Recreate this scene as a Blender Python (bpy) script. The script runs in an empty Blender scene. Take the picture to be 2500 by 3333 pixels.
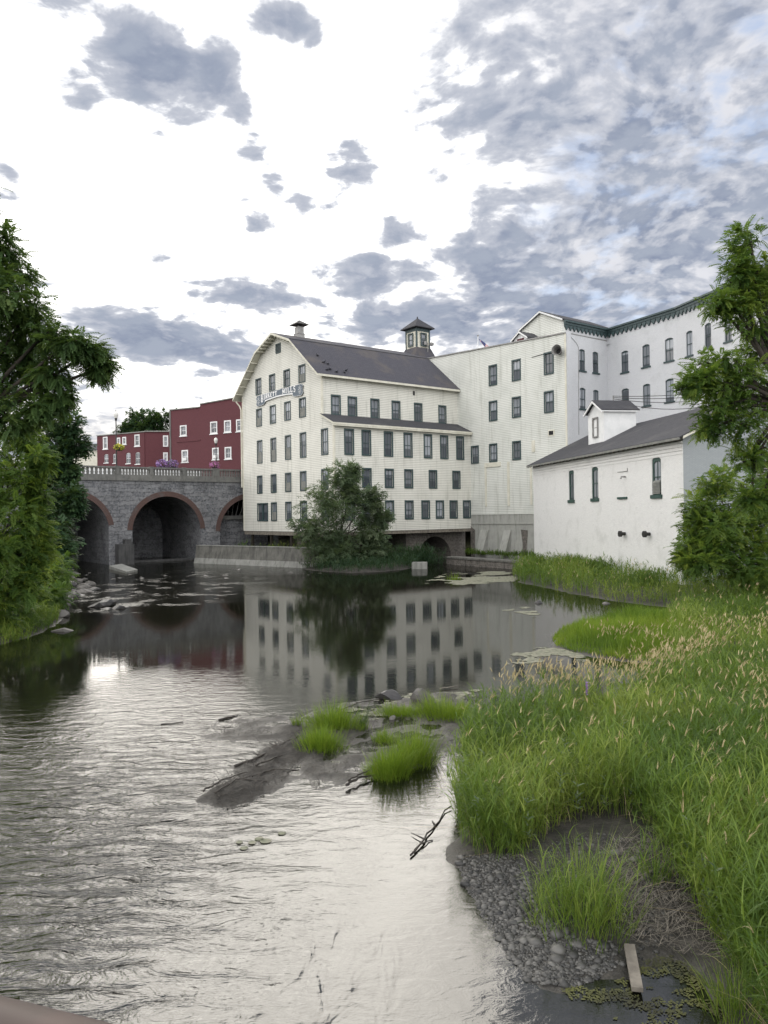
import bpy, math, random
import numpy as np
from mathutils import Vector, Matrix, geometry
random.seed(7); RNG = np.random.default_rng(11)
sc = bpy.context.scene
COL = sc.collection
R = math.radians
# ------------------------------------------------------------------ camera
F_PX, H, V0, ROLL = 2500.0, 5.4, 1676.0, 0.014
cam = bpy.data.cameras.new("camera"); cam.sensor_fit = 'HORIZONTAL'; cam.sensor_width = 36; cam.lens = 36
cam.clip_start = 0.05; cam.clip_end = 9000
cam_o = bpy.data.objects.new("camera", cam); COL.objects.link(cam_o)
cam_o.matrix_world = Matrix.Translation((0, 0, H)) @ Matrix.Rotation(R(90) + 0.0038, 4, 'X') @ Matrix.Rotation(-ROLL, 4, 'Z')
sc.camera = cam_o
# ------------------------------------------------------------------ light
SUN_EL, SUN_AZ = R(25), R(-19)          # azimuth from +Y towards +X
sun_dir = Vector((math.sin(SUN_AZ) * math.cos(SUN_EL), math.cos(SUN_AZ) * math.cos(SUN_EL), math.sin(SUN_EL)))
sun = bpy.data.lights.new("sun", 'SUN'); sun.energy = 1.1; sun.angle = R(50); sun.color = (1.0, 0.93, 0.82)
sun_o = bpy.data.objects.new("sun", sun); COL.objects.link(sun_o)
sun_o.rotation_euler = (-sun_dir).to_track_quat('-Z', 'Y').to_euler()
sun_o.location = (0, 0, 60)
sc.view_settings.view_transform = 'Standard'; sc.view_settings.look = 'None'
sc.view_settings.gamma = 1.0; sc.view_settings.use_curve_mapping = False
sc.view_settings.exposure = 0.75
sc.cycles.use_denoising = True
sc.cycles.max_bounces = 6; sc.cycles.transparent_max_bounces = 8
sc.cycles.caustics_reflective = False; sc.cycles.caustics_refractive = False
sc.cycles.sample_clamp_indirect = 6


class NT:
    """small helper round a node tree"""
    def __init__(self, tree):
        self.t = tree; self.n = tree.nodes; self.l = tree.links
    def new(self, kind, ins=None, **props):
        nd = self.n.new(kind)
        for k, v in props.items(): setattr(nd, k, v)
        for k, v in (ins or {}).items(): self.set(nd.inputs[k], v)
        return nd
    def set(self, sock, v):
        if isinstance(v, bpy.types.NodeSocket): self.l.new(v, sock)
        elif isinstance(v, bpy.types.Node): self.l.new(v.outputs[0], sock)
        else:
            if hasattr(sock, 'default_value') and isinstance(v, (tuple, list)) and len(v) == 3 and len(sock.default_value) == 4: v = (*v, 1)
            sock.default_value = v
    def math(self, op, a, b=0.0, c=None, clamp=False):
        nd = self.n.new('ShaderNodeMath'); nd.operation = op; nd.use_clamp = clamp
        self.set(nd.inputs[0], a); self.set(nd.inputs[1], b)
        if c is not None: self.set(nd.inputs[2], c)
        return nd.outputs[0]
    def vmath(self, op, a, b=(0, 0, 0)):
        nd = self.n.new('ShaderNodeVectorMath'); nd.operation = op
        self.set(nd.inputs[0], a)
        if op == 'SCALE': self.set(nd.inputs['Scale'], b)
        else: self.set(nd.inputs[1], b)
        return nd.outputs['Value'] if op in ('LENGTH', 'DISTANCE', 'DOT_PRODUCT') else nd.outputs[0]
    def mix(self, f, a, b, blend='MIX'):
        nd = self.n.new('ShaderNodeMix'); nd.data_type = 'RGBA'; nd.blend_type = blend
        self.set(nd.inputs[0], f); self.set(nd.inputs[6], a); self.set(nd.inputs[7], b)
        return nd.outputs[2]
    def mapr(self, v, a, b, c=0.0, d=1.0, smooth=True):
        nd = self.n.new('ShaderNodeMapRange'); nd.interpolation_type = 'SMOOTHSTEP' if smooth else 'LINEAR'
        self.set(nd.inputs[0], v)
        for i, q in enumerate((a, b, c, d)): self.set(nd.inputs[i + 1], q)
        return nd.outputs[0]
    def noise(self, vec, scale, detail=4, rough=0.55, dist=0.0):
        nd = self.new('ShaderNodeTexNoise', {'Vector': vec, 'Scale': scale, 'Detail': detail, 'Roughness': rough, 'Distortion': dist})
        return nd.outputs[0]
    def comb(self, x, y, z):
        return self.new('ShaderNodeCombineXYZ', {0: x, 1: y, 2: z}).outputs[0]


def pix_dir(u, v):
    uu = 1250 + (u - 1250) - ROLL * (v - 1666); vv = v + ROLL * (u - 1250)
    return (uu - 1250) / F_PX, -(vv - V0) / F_PX
def P(u, v, Y):
    X, Z = pix_dir(u, v); return Vector((X * Y, Y, H + Z * Y))
def G(u, v, z=0.0):
    X, Z = pix_dir(u, v); Y = (z - H) / Z; return (X * Y, Y)
def L(x, y, z=0.0):
    return G(x * 1.507, y * 1.507, z)

# ------------------------------------------------------------------ sky
w = bpy.data.worlds.new("World"); sc.world = w; w.use_nodes = True
T = NT(w.node_tree); T.n.clear()
out = T.new('ShaderNodeOutputWorld'); bg = T.new('ShaderNodeBackground', {'Strength': 0.1})
T.l.new(bg.outputs[0], out.inputs[0])
sky = T.new('ShaderNodeTexSky', sky_type='NISHITA', sun_disc=False, sun_elevation=SUN_EL, sun_rotation=SUN_AZ, air_density=1.0, dust_density=1.5)
gen = T.vmath('NORMALIZE', T.new('ShaderNodeTexCoord').outputs['Generated'])
sx = T.new('ShaderNodeSeparateXYZ', {0: gen})
zc = T.math('MAXIMUM', sx.outputs[2], 0.0)
zz = T.math('ADD', zc, 0.24)
plane = T.comb(T.math('DIVIDE', sx.outputs[0], zz), T.math('DIVIDE', sx.outputs[1], zz), 0.0)
warp = T.vmath('SCALE', T.vmath('SUBTRACT', T.new('ShaderNodeTexNoise', {'Vector': plane, 'Scale': 2.0, 'Detail': 3.0}).outputs['Color'], (0.5, 0.5, 0.5)), 0.20)
pw = T.vmath('ADD', plane, warp)
n_big = T.noise(pw, 1.3, 3, 0.5)
n_mid = T.noise(T.vmath('ADD', pw, (3.1, 7.7, 0)), 5.6, 6, 0.58)
n_fine = T.noise(T.vmath('ADD', pw, (9.0, 1.0, 0)), 13.0, 5, 0.55)
csun = T.vmath('DOT_PRODUCT', gen, tuple(Vector((-0.21, 1, 0.45)).normalized()))   # brightest part of the cloud veil
near_sun = T.mapr(csun, 0.905, 0.99)
def sky_blob(u, v, ru, rv, ang=0.0):
    """one drifting cloud bank: a soft lobe round a fixed direction of the sky"""
    X, Z = pix_dir(u, v); c = Vector((X, 1, Z)).normalized()
    rt = Vector((1, -X, 0)).normalized(); up = rt.cross(c).normalized()
    if up.z < 0: up = -up
    a = rt * math.cos(ang) + up * math.sin(ang); b = up * math.cos(ang) - rt * math.sin(ang)
    dx = T.math('MULTIPLY', T.vmath('DOT_PRODUCT', gen, tuple(a)), F_PX / ru); x0 = a.dot(c) * F_PX / ru
    dy = T.math('MULTIPLY', T.vmath('DOT_PRODUCT', gen, tuple(b)), F_PX / rv); y0 = b.dot(c) * F_PX / rv
    d2 = T.math('ADD', T.math('POWER', T.math('ABSOLUTE', T.math('SUBTRACT', dx, x0)), 2.0), T.math('POWER', T.math('ABSOLUTE', T.math('SUBTRACT', dy, y0)), 2.0))
    front = T.math('GREATER_THAN', T.vmath('DOT_PRODUCT', gen, tuple(c)), 0.0)
    return T.math('MULTIPLY', T.mapr(T.math('SQRT', d2), 1.35, 0.15), front)
blobs = None
for b in [(500, 190, 300, 150, -0.5, 1.0), (700, 240, 150, 110, -1.1, .95), (790, 400, 90, 160, 0.5, .95), (880, 560, 60, 110, 0.4, .6), (890, 40, 160, 75, -0.4, 1.0), (310, 60, 230, 90, -0.4, .8),
          (1640, 850, 200, 190, -0.3, 1.2), (1130, 590, 110, 130, -0.6, .75), (860, 745, 110, 45, -0.1, .7), (560, 1110, 360, 100, -0.12, 1.25), (980, 660, 60, 60, 0, .6), (1280, 760, 110, 70, 0, .7),
          (850, 960, 320, 70, -0.1, 1.0), (1180, 900, 260, 80, 0.0, .95), (1350, 1050, 420, 90, 0, 1.0), (500, 840, 60, 30, 0, .6), (250, 920, 120, 40, 0, .5), (230, 300, 160, 80, -0.7, .7), (1900, 1000, 360, 110, 0, .8), (0, 560, 70, 120, 0, .5),
          (2250, 620, 420, 300, 0.2, .55), (1560, 290, 260, 160, 0, .45), (2300, 200, 350, 260, 0, .5), (60, 1250, 260, 60, 0, .3)]:
    s = T.math('MULTIPLY', sky_blob(*b[:5]), b[5])
    blobs = s if blobs is None else T.math('MAXIMUM', blobs, s)
# how thick (grey) the cloud is
right = T.mapr(sx.outputs[0], -0.04, 0.30)
cen = lambda n, k: T.math('MULTIPLY', T.math('SUBTRACT', n, 0.5), k)
tex = T.math('ADD', cen(n_big, 0.8), T.math('ADD', cen(n_mid, 1.9), cen(n_fine, 1.5)))
bias = T.math('MULTIPLY_ADD', near_sun, -0.42, T.math('MULTIPLY_ADD', right, 0.16, 0.02))
tex = T.math('ADD', tex, T.math('MULTIPLY', cen(T.noise(T.vmath('ADD', pw, (2.0, 5.0, 0)), 24.0, 4, 0.5), 1.3), T.math('MULTIPLY_ADD', right, 1.2, 0.3)))
dens = T.math('ADD', T.math('ADD', tex, bias), T.math('MULTIPLY', blobs, T.math('MULTIPLY_ADD', near_sun, 0.42, 0.42)))
g1 = T.mapr(dens, -0.16, 0.24); g2 = T.mapr(T.math('ADD', dens, cen(n_fine, 0.5)), 0.16, 0.66)
lit = T.mix(right, (5.6, 5.6, 5.75), (4.7, 4.75, 5.05))
veil = T.mapr(T.math('ADD', T.math('MULTIPLY', n_mid, 0.6), T.math('MULTIPLY', n_fine, 0.4)), 0.40, 0.62)
lit = T.mix(veil, lit, T.mix(right, (4.5, 4.6, 4.85), (3.7, 3.8, 4.15)))
thin = T.math('MULTIPLY', T.mapr(T.math('ADD', T.math('MULTIPLY', n_big, 0.35), T.math('ADD', T.math('MULTIPLY', n_mid, 0.4), T.math('MULTIPLY', n_fine, 0.25))), 0.47, 0.58), T.mapr(near_sun, 1.0, 0.45))
lit = T.mix(T.math('MULTIPLY', near_sun, T.math('MULTIPLY_ADD', thin, -0.82, 0.86)), lit, (14.0, 13.8, 13.3))
lit = T.mix(T.math('MULTIPLY', thin, 0.5), lit, (4.2, 4.35, 4.75))
lit = T.mix(T.mapr(sx.outputs[2], 0.17, 0.03), lit, (5.5, 5.2, 4.8))
lit = T.mix(T.math('MULTIPLY', T.mapr(sx.outputs[2], 0.60, 0.88), 0.65), lit, (2.4, 2.6, 3.1))
cloud = T.mix(g1, lit, (3.35, 3.52, 3.98))
cloud = T.mix(g2, cloud, T.mix(T.mapr(n_fine, 0.35, 0.65), (1.55, 1.82, 2.5), (2.35, 2.62, 3.2)))
# gaps of blue
gap = T.math('MULTIPLY', T.mapr(T.math('ADD', n_big, T.math('MULTIPLY', n_fine, 0.5)), 0.70, 0.55), T.mapr(near_sun, 0.5, 0.0))
blue = T.mix(0.5, sky.outputs[0], (2.0, 3.0, 4.9))
skyc = T.mix(T.math('MULTIPLY', gap, 0.65), cloud, blue)
back = T.mapr(sx.outputs[1], 0.15, -0.35)      # unseen sky behind the viewer, raised to brighten the shaded walls
skyc = T.mix(T.math('MULTIPLY', back, 0.9), skyc, T.mix(T.mapr(n_mid, 0.4, 0.6), (17, 16.6, 15.9), (12.5, 12.8, 13.4)))
skyc = T.mix(T.math('MULTIPLY', T.mapr(sx.outputs[0], -0.54, -0.80), T.mapr(sx.outputs[2], -0.02, 0.05)), skyc, (14, 13.7, 13.2))  # unseen sky left of the frame, also raised to lift the walls facing it
skyc = T.mix(T.mapr(sx.outputs[2], 0.0, -0.06), skyc, (1.2, 1.3, 1.2))
T.l.new(skyc, bg.inputs[0])

# ------------------------------------------------------------------ materials
def new_mat(name):
    m = bpy.data.materials.new(name); m.use_nodes = True
    t = NT(m.node_tree); b = t.n['Principled BSDF']
    return m, t, b
def pos_(t): return t.new('ShaderNodeNewGeometry').outputs['Position']
def uv_(t): return t.new('ShaderNodeUVMap').outputs[0]
def bump_(t, b, h, strength=0.5, dist=0.02, normal=None):
    nd = t.new('ShaderNodeBump', {'Height': h, 'Strength': strength, 'Distance': dist})
    if normal is not None: t.l.new(normal, nd.inputs['Normal'])
    t.l.new(nd.outputs[0], b.inputs['Normal']); return nd
def simple(name, c1, c2=None, scale=1.5, rough=0.75, bump=0.0, bscale=20, metal=0.0, spec=0.4):
    m, t, b = new_mat(name)
    c2 = c2 or tuple(x * 0.75 for x in c1)
    n = t.noise(pos_(t), scale, 6, 0.6)
    t.set(b.inputs['Base Color'], t.mix(t.mapr(n, 0.35, 0.65), c1, c2))
    b.inputs['Roughness'].default_value = rough; b.inputs['Metallic'].default_value = metal
    b.inputs['Specular IOR Level'].default_value = spec
    if bump: bump_(t, b, t.noise(pos_(t), bscale, 5), bump, 0.03)
    return m
def clapboard(name, c1, c2, pitch=0.2):
    m, t, b = new_mat(name)
    s = t.new('ShaderNodeSeparateXYZ', {0: uv_(t)})
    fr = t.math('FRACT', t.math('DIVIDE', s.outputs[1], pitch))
    row = t.math('FLOOR', t.math('DIVIDE', s.outputs[1], pitch))
    rn = t.new('ShaderNodeTexWhiteNoise', noise_dimensions='1D'); t.set(rn.inputs['W'], row)
    n = t.noise(pos_(t), 0.35, 5, 0.6)
    streak = t.noise(t.vmath('MULTIPLY', pos_(t), (1.2, 1.2, 0.12)), 1.6, 5, 0.65)
    c = t.mix(t.mapr(n, 0.35, 0.7), c1, c2)
    c = t.mix(t.math('MULTIPLY', rn.outputs[0], 0.10), c, tuple(x * 0.7 for x in c1))
    c = t.mix(t.math('MULTIPLY', t.mapr(streak, 0.50, 0.72), 0.36), c, (0.30, 0.30, 0.25))
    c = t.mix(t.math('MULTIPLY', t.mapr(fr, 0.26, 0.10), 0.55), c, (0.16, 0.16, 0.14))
    t.set(b.inputs['Base Color'], c); b.inputs['Roughness'].default_value = 0.65
    b.inputs['Specular IOR Level'].default_value = 0.25
    bump_(t, b, t.math('SUBTRACT', 1.0, fr), 0.9, 0.03)
    return m
def brickpaint(name, c1, c2, dirt=(0.42, 0.43, 0.44), amount=0.5, bw=0.22, bh=0.075, mortar=(0.8, 0.8, 0.8)):
    m, t, b = new_mat(name)
    br = t.new('ShaderNodeTexBrick', {'Vector': uv_(t), 'Color1': c1, 'Color2': c2, 'Mortar': tuple(x * y for x, y in zip(c1, mortar)), 'Scale': 1.0,
                                      'Mortar Size': 0.012, 'Brick Width': bw, 'Row Height': bh, 'Bias': 0.0})
    n = t.noise(pos_(t), 0.5, 8, 0.68)
    pn = t.noise(t.vmath('MULTIPLY', pos_(t), (1, 1, 2.5)), 1.7, 7, 0.7)
    c = t.mix(t.math('MULTIPLY', t.mapr(n, 0.5, 0.72), amount), br.outputs[0], dirt)
    c = t.mix(t.math('MULTIPLY', t.mapr(pn, 0.60, 0.66), amount * 0.8), c, tuple(x * 0.72 for x in c1))
    t.set(b.inputs['Base Color'], c); b.inputs['Roughness'].default_value = 0.7
    b.inputs['Specular IOR Level'].default_value = 0.25
    h = t.math('ADD', t.math('MULTIPLY', br.outputs['Fac'], -0.6), t.math('MULTIPLY', t.noise(pos_(t), 2.2, 6, 0.65), 1.2))
    bump_(t, b, h, 0.6, 0.03)
    return m
def stone(name, c1, c2, cm, bw=1.1, bh=0.42, distort=0.18):
    m, t, b = new_mat(name)
    uv = uv_(t)
    wv = t.vmath('SCALE', t.vmath('SUBTRACT', t.new('ShaderNodeTexNoise', {'Vector': uv, 'Scale': 0.9, 'Detail': 3.0}).outputs['Color'], (0.5, 0.5, 0.5)), distort * 3)
    uvw = t.vmath('ADD', uv, wv)
    br = t.new('ShaderNodeTexBrick', {'Vector': uvw, 'Color1': c1, 'Color2': c2, 'Mortar': cm, 'Scale': 1.0, 'Mortar Size': 0.022, 'Mortar Smooth': 0.3,
                                      'Brick Width': bw, 'Row Height': bh, 'Bias': -0.1}, offset=0.37, squash=0.7, squash_frequency=3)
    n = t.noise(pos_(t), 0.55, 7, 0.65); n2 = t.noise(pos_(t), 4.0, 6, 0.7)
    c = t.mix(t.mapr(n2, 0.35, 0.75), br.outputs[0], tuple(x * 1.5 for x in c1))
    c = t.mix(t.math('MULTIPLY', t.mapr(n, 0.48, 0.7), 0.55), c, cm)
    t.set(b.inputs['Base Color'], c); b.inputs['Roughness'].default_value = 0.85
    bump_(t, b, t.math('ADD', t.math('MULTIPLY', br.outputs['Fac'], -1.0), t.math('MULTIPLY', n2, 1.1)), 0.9, 0.06)
    return m
def shingle(name, c1, c2, patch):
    m, t, b = new_mat(name)
    br = t.new('ShaderNodeTexBrick', {'Vector': uv_(t), 'Color1': c1, 'Color2': c2, 'Mortar': tuple(x * 0.6 for x in c1), 'Scale': 1.0, 'Mortar Size': 0.012, 'Brick Width': 0.3, 'Row Height': 0.18})
    n = t.noise(pos_(t), 0.3, 5, 0.6)
    c = t.mix(t.math('MULTIPLY', t.mapr(n, 0.5, 0.68), 0.7), br.outputs[0], patch)
    c = t.mix(t.math('MULTIPLY', t.noise(pos_(t), 9, 4), 0.35), c, tuple(x * 0.6 for x in c1))
    t.set(b.inputs['Base Color'], c); b.inputs['Roughness'].default_value = 0.9
    b.inputs['Specular IOR Level'].default_value = 0.2
    bump_(t, b, br.outputs['Fac'], 0.4, -0.02)
    return m
def concrete(name, c1, c2, stain):
    m, t, b = new_mat(name)
    p = pos_(t); n = t.noise(p, 1.2, 7, 0.65)
    st = t.noise(t.vmath('MULTIPLY', p, (2.2, 2.2, 0.22)), 1.3, 6, 0.7)
    c = t.mix(t.mapr(n, 0.3, 0.7), c1, c2)
    c = t.mix(t.math('MULTIPLY', t.mapr(st, 0.47, 0.66), 0.75), c, stain)
    t.set(b.inputs['Base Color'], c); b.inputs['Roughness'].default_value = 0.85
    bump_(t, b, t.noise(p, 7, 6, 0.7), 0.5, 0.03)
    return m
def leafmat(name, cols, trans=0.4, rough=0.55):
    m, t, b = new_mat(name)
    at = t.new('ShaderNodeAttribute', attribute_name='tint')
    rp = t.new('ShaderNodeValToRGB', {0: at.outputs['Fac']})
    e = rp.color_ramp.elements
    while len(e) < len(cols): e.new(0.5)
    for i, c in enumerate(cols): e[i].position = i / (len(cols) - 1); e[i].color = (*c, 1)
    t.set(b.inputs['Base Color'], rp.outputs[0]); b.inputs['Roughness'].default_value = rough
    b.inputs['Specular IOR Level'].default_value = 0.35
    tr = t.new('ShaderNodeBsdfTranslucent', {'Color': t.mix(0.5, rp.outputs[0], (0.16, 0.24, 0.02))})
    mx = t.new('ShaderNodeMixShader', {0: trans, 1: b.outputs[0], 2: tr.outputs[0]})
    t.l.new(mx.outputs[0], t.n['Material Output'].inputs[0])
    return m
MT = {}
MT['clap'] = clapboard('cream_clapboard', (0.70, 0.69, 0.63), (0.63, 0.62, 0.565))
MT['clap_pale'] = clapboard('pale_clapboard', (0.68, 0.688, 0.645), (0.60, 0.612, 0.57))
MT['trim_cream'] = simple('cream_trim', (0.68, 0.66, 0.57), (0.58, 0.56, 0.47))
MT['teal'] = simple('dark_green_paint', (0.045, 0.075, 0.078), (0.032, 0.056, 0.06), 3, 0.5)
MT['green'] = simple('green_paint', (0.032, 0.075, 0.062), (0.024, 0.055, 0.048), 3, 0.5)
MT['slate'] = shingle('slate_shingle', (0.092, 0.09, 0.105), (0.075, 0.075, 0.09), (0.13, 0.115, 0.105))
MT['slate2'] = shingle('grey_shingle', (0.075, 0.075, 0.082), (0.06, 0.06, 0.068), (0.1, 0.098, 0.1))
MT['white'] = simple('white_paint', (0.8, 0.8, 0.8), (0.7, 0.71, 0.71), 1.0, 0.6)
MT['wbrick'] = brickpaint('white_painted_brick', (0.84, 0.835, 0.82), (0.77, 0.765, 0.755), (0.60, 0.60, 0.58), 0.75)
MT['gbrick'] = brickpaint('grey_brick', (0.36, 0.385, 0.40), (0.33, 0.355, 0.37), (0.35, 0.37, 0.38), 0.4)  # annex end wall brick, darker and greyer than the front
MT['ebrick'] = brickpaint('bluish_white_brick', (0.68, 0.69, 0.71), (0.63, 0.64, 0.67), (0.50, 0.51, 0.52), 0.7)
MT['rbrick'] = brickpaint('maroon_brick', (0.135, 0.045, 0.053), (0.11, 0.038, 0.046), (0.12, 0.04, 0.045), 0.7)
MT['ring'] = brickpaint('red_brick_ring', (0.13, 0.08, 0.07), (0.10, 0.066, 0.06), (0.11, 0.10, 0.10), 0.8, 0.075, 0.22, (0.5, 0.5, 0.5))
MT['stone'] = stone('bridge_stone', (0.17, 0.172, 0.18), (0.07, 0.074, 0.085), (0.03, 0.03, 0.034), 1.45, 0.5, 0.3)
MT['fstone'] = stone('foundation_stone', (0.15, 0.135, 0.12), (0.085, 0.08, 0.075), (0.05, 0.045, 0.04), 0.5, 0.18, 0.06)
MT['conc'] = concrete('weathered_concrete', (0.16, 0.156, 0.14), (0.10, 0.098, 0.088), (0.05, 0.05, 0.045))
MT['conc_l'] = concrete('pale_concrete', (0.28, 0.28, 0.26), (0.21, 0.21, 0.195), (0.13, 0.135, 0.12))
MT['balus'] = concrete('balustrade_concrete', (0.17, 0.168, 0.158), (0.12, 0.12, 0.115), (0.085, 0.085, 0.08))
MT['conc_d'] = concrete('dark_wet_concrete', (0.075, 0.075, 0.075), (0.05, 0.05, 0.052), (0.025, 0.026, 0.026))
MT['stucco'] = concrete('stucco', (0.40, 0.40, 0.37), (0.33, 0.33, 0.31), (0.24, 0.25, 0.22))
MT['wood'] = simple('grey_wood', (0.24, 0.215, 0.18), (0.14, 0.125, 0.105), 4, 0.85, 0.3, 12)
MT['dwood'] = simple('dark_wet_wood', (0.045, 0.038, 0.03), (0.025, 0.021, 0.018), 5, 0.6, 0.4, 14)
MT['board'] = simple('grey_board', (0.22, 0.22, 0.20), (0.16, 0.165, 0.155), 2, 0.8)
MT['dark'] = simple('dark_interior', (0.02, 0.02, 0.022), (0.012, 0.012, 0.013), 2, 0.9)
MT['metal'] = simple('dark_metal', (0.03, 0.032, 0.034), (0.05, 0.045, 0.04), 6, 0.5, metal=0.4)
MT['galv'] = simple('galvanised_metal', (0.30, 0.30, 0.30), (0.22, 0.21, 0.20), 5, 0.5, metal=0.3)
MT['lampg'] = simple('frosted_globe', (0.75, 0.74, 0.70), (0.66, 0.65, 0.62), 4, 0.3)
MT['rock'] = simple('river_rock', (0.15, 0.14, 0.13), (0.075, 0.07, 0.065), 2.5, 0.7, 0.6, 6)
MT['rock_d'] = simple('wet_rock', (0.06, 0.056, 0.055), (0.03, 0.03, 0.03), 2.5, 0.35, 0.6, 6)
MT['bark'] = simple('bark', (0.06, 0.05, 0.04), (0.035, 0.03, 0.025), 5, 0.9, 0.5, 15)
MT['rust'] = simple('brown_painted_rail', (0.06, 0.034, 0.028), (0.045, 0.027, 0.022), 6, 0.5)
MT['asphalt'] = simple('asphalt', (0.055, 0.055, 0.055), (0.045, 0.045, 0.045), 3, 0.9)
MT['sign'] = simple('blue_grey_sign_paint', (0.11, 0.14, 0.17), (0.09, 0.115, 0.145), 4, 0.6)
MT['feather'] = simple('pigeon_grey', (0.03, 0.032, 0.042), (0.06, 0.06, 0.075), 8, 0.6)
MT['walnut'] = leafmat('walnut_leaf', [(0.042, 0.088, 0.028), (0.075, 0.135, 0.04), (0.13, 0.19, 0.05)], 0.42)
MT['sumac'] = leafmat('sumac_leaf', [(0.06, 0.125, 0.03), (0.12, 0.20, 0.04), (0.26, 0.33, 0.05)], 0.48)
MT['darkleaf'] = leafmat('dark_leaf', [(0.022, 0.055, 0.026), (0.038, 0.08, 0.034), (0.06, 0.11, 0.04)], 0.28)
MT['rightleaf'] = leafmat('locust_leaf', [(0.06, 0.125, 0.03), (0.115, 0.20, 0.04), (0.26, 0.33, 0.055)], 0.5)
MT['bush'] = leafmat('bush_leaf', [(0.085, 0.13, 0.075), (0.125, 0.175, 0.10), (0.19, 0.235, 0.14)], 0.38)
MT['grass'] = leafmat('reed_leaf', [(0.065, 0.125, 0.022), (0.135, 0.215, 0.034), (0.27, 0.33, 0.065)], 0.45)
MT['bright'] = leafmat('bright_grass', [(0.09, 0.17, 0.018), (0.17, 0.27, 0.025), (0.26, 0.34, 0.04)], 0.5)
MT['seed'] = leafmat('seed_head', [(0.38, 0.29, 0.15), (0.47, 0.38, 0.22), (0.55, 0.46, 0.28)], 0.3, 0.8)
MT['yellow'] = leafmat('yellow_petals', [(0.12, 0.17, 0.03), (0.45, 0.40, 0.04), (0.55, 0.50, 0.06)], 0.2)
MT['purple'] = leafmat('purple_petals', [(0.06, 0.09, 0.04), (0.26, 0.14, 0.42), (0.45, 0.26, 0.58)], 0.2)
MT['pink'] = leafmat('pink_petals', [(0.06, 0.09, 0.04), (0.42, 0.12, 0.34), (0.55, 0.20, 0.45)], 0.2)
MT['algae'] = simple('algae_mat', (0.10, 0.105, 0.028), (0.035, 0.036, 0.017), 2.2, 0.7, 0.5, 25)
MT['scum'] = simple('floating_scum', (0.26, 0.25, 0.19), (0.13, 0.14, 0.09), 4, 0.75, 0.5, 25)
MT['pebble'] = None
def m_pebble():
    m, t, b = new_mat('pebbles')
    at = t.new('ShaderNodeAttribute', attribute_name='tint')
    c = t.mix(at.outputs['Fac'], (0.018, 0.018, 0.018), (0.12, 0.116, 0.108))
    t.set(b.inputs['Base Color'], c); b.inputs['Roughness'].default_value = 0.55; return m
MT['pebble'] = m_pebble()
def m_pane():
    m, t, b = new_mat('window_glass')
    rnd = t.new('ShaderNodeObjectInfo').outputs['Random']
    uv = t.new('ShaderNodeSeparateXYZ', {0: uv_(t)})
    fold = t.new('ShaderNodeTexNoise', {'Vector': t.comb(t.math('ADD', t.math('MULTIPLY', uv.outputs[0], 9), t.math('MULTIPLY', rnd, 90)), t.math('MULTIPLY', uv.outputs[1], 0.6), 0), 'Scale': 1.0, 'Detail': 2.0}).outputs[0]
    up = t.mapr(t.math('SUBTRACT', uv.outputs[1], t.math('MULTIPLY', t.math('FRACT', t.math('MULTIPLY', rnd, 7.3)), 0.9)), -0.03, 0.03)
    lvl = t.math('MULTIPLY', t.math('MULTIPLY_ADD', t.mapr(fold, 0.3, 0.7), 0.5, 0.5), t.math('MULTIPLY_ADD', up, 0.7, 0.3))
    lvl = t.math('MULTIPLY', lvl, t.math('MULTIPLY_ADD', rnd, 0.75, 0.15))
    t.set(b.inputs['Base Color'], t.mix(lvl, (0.03, 0.037, 0.047), (0.52, 0.55, 0.60)))  # curtain tones, with the sky's reflection worked into the base colour
    b.inputs['Roughness'].default_value = 0.08; b.inputs['Specular IOR Level'].default_value = 0.6
    bump_(t, b, t.noise(pos_(t), 1.5, 2), 0.05, 0.02)
    return m
MT['pane'] = m_pane()
def m_flag():
    m, t, b = new_mat('flag_cloth')
    uv = t.new('ShaderNodeSeparateXYZ', {0: uv_(t)})
    st = t.math('GREATER_THAN', t.math('FRACT', t.math('MULTIPLY', uv.outputs[1], 6.5)), 0.5)
    c = t.mix(st, (0.42, 0.06, 0.07), (0.72, 0.70, 0.70))
    can = t.math('MULTIPLY', t.math('LESS_THAN', uv.outputs[0], 0.4), t.math('GREATER_THAN', uv.outputs[1], 0.46))
    t.set(b.inputs['Base Color'], t.mix(can, c, (0.05, 0.06, 0.16))); b.inputs['Roughness'].default_value = 0.8
    return m
MT['flag'] = m_flag()

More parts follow.
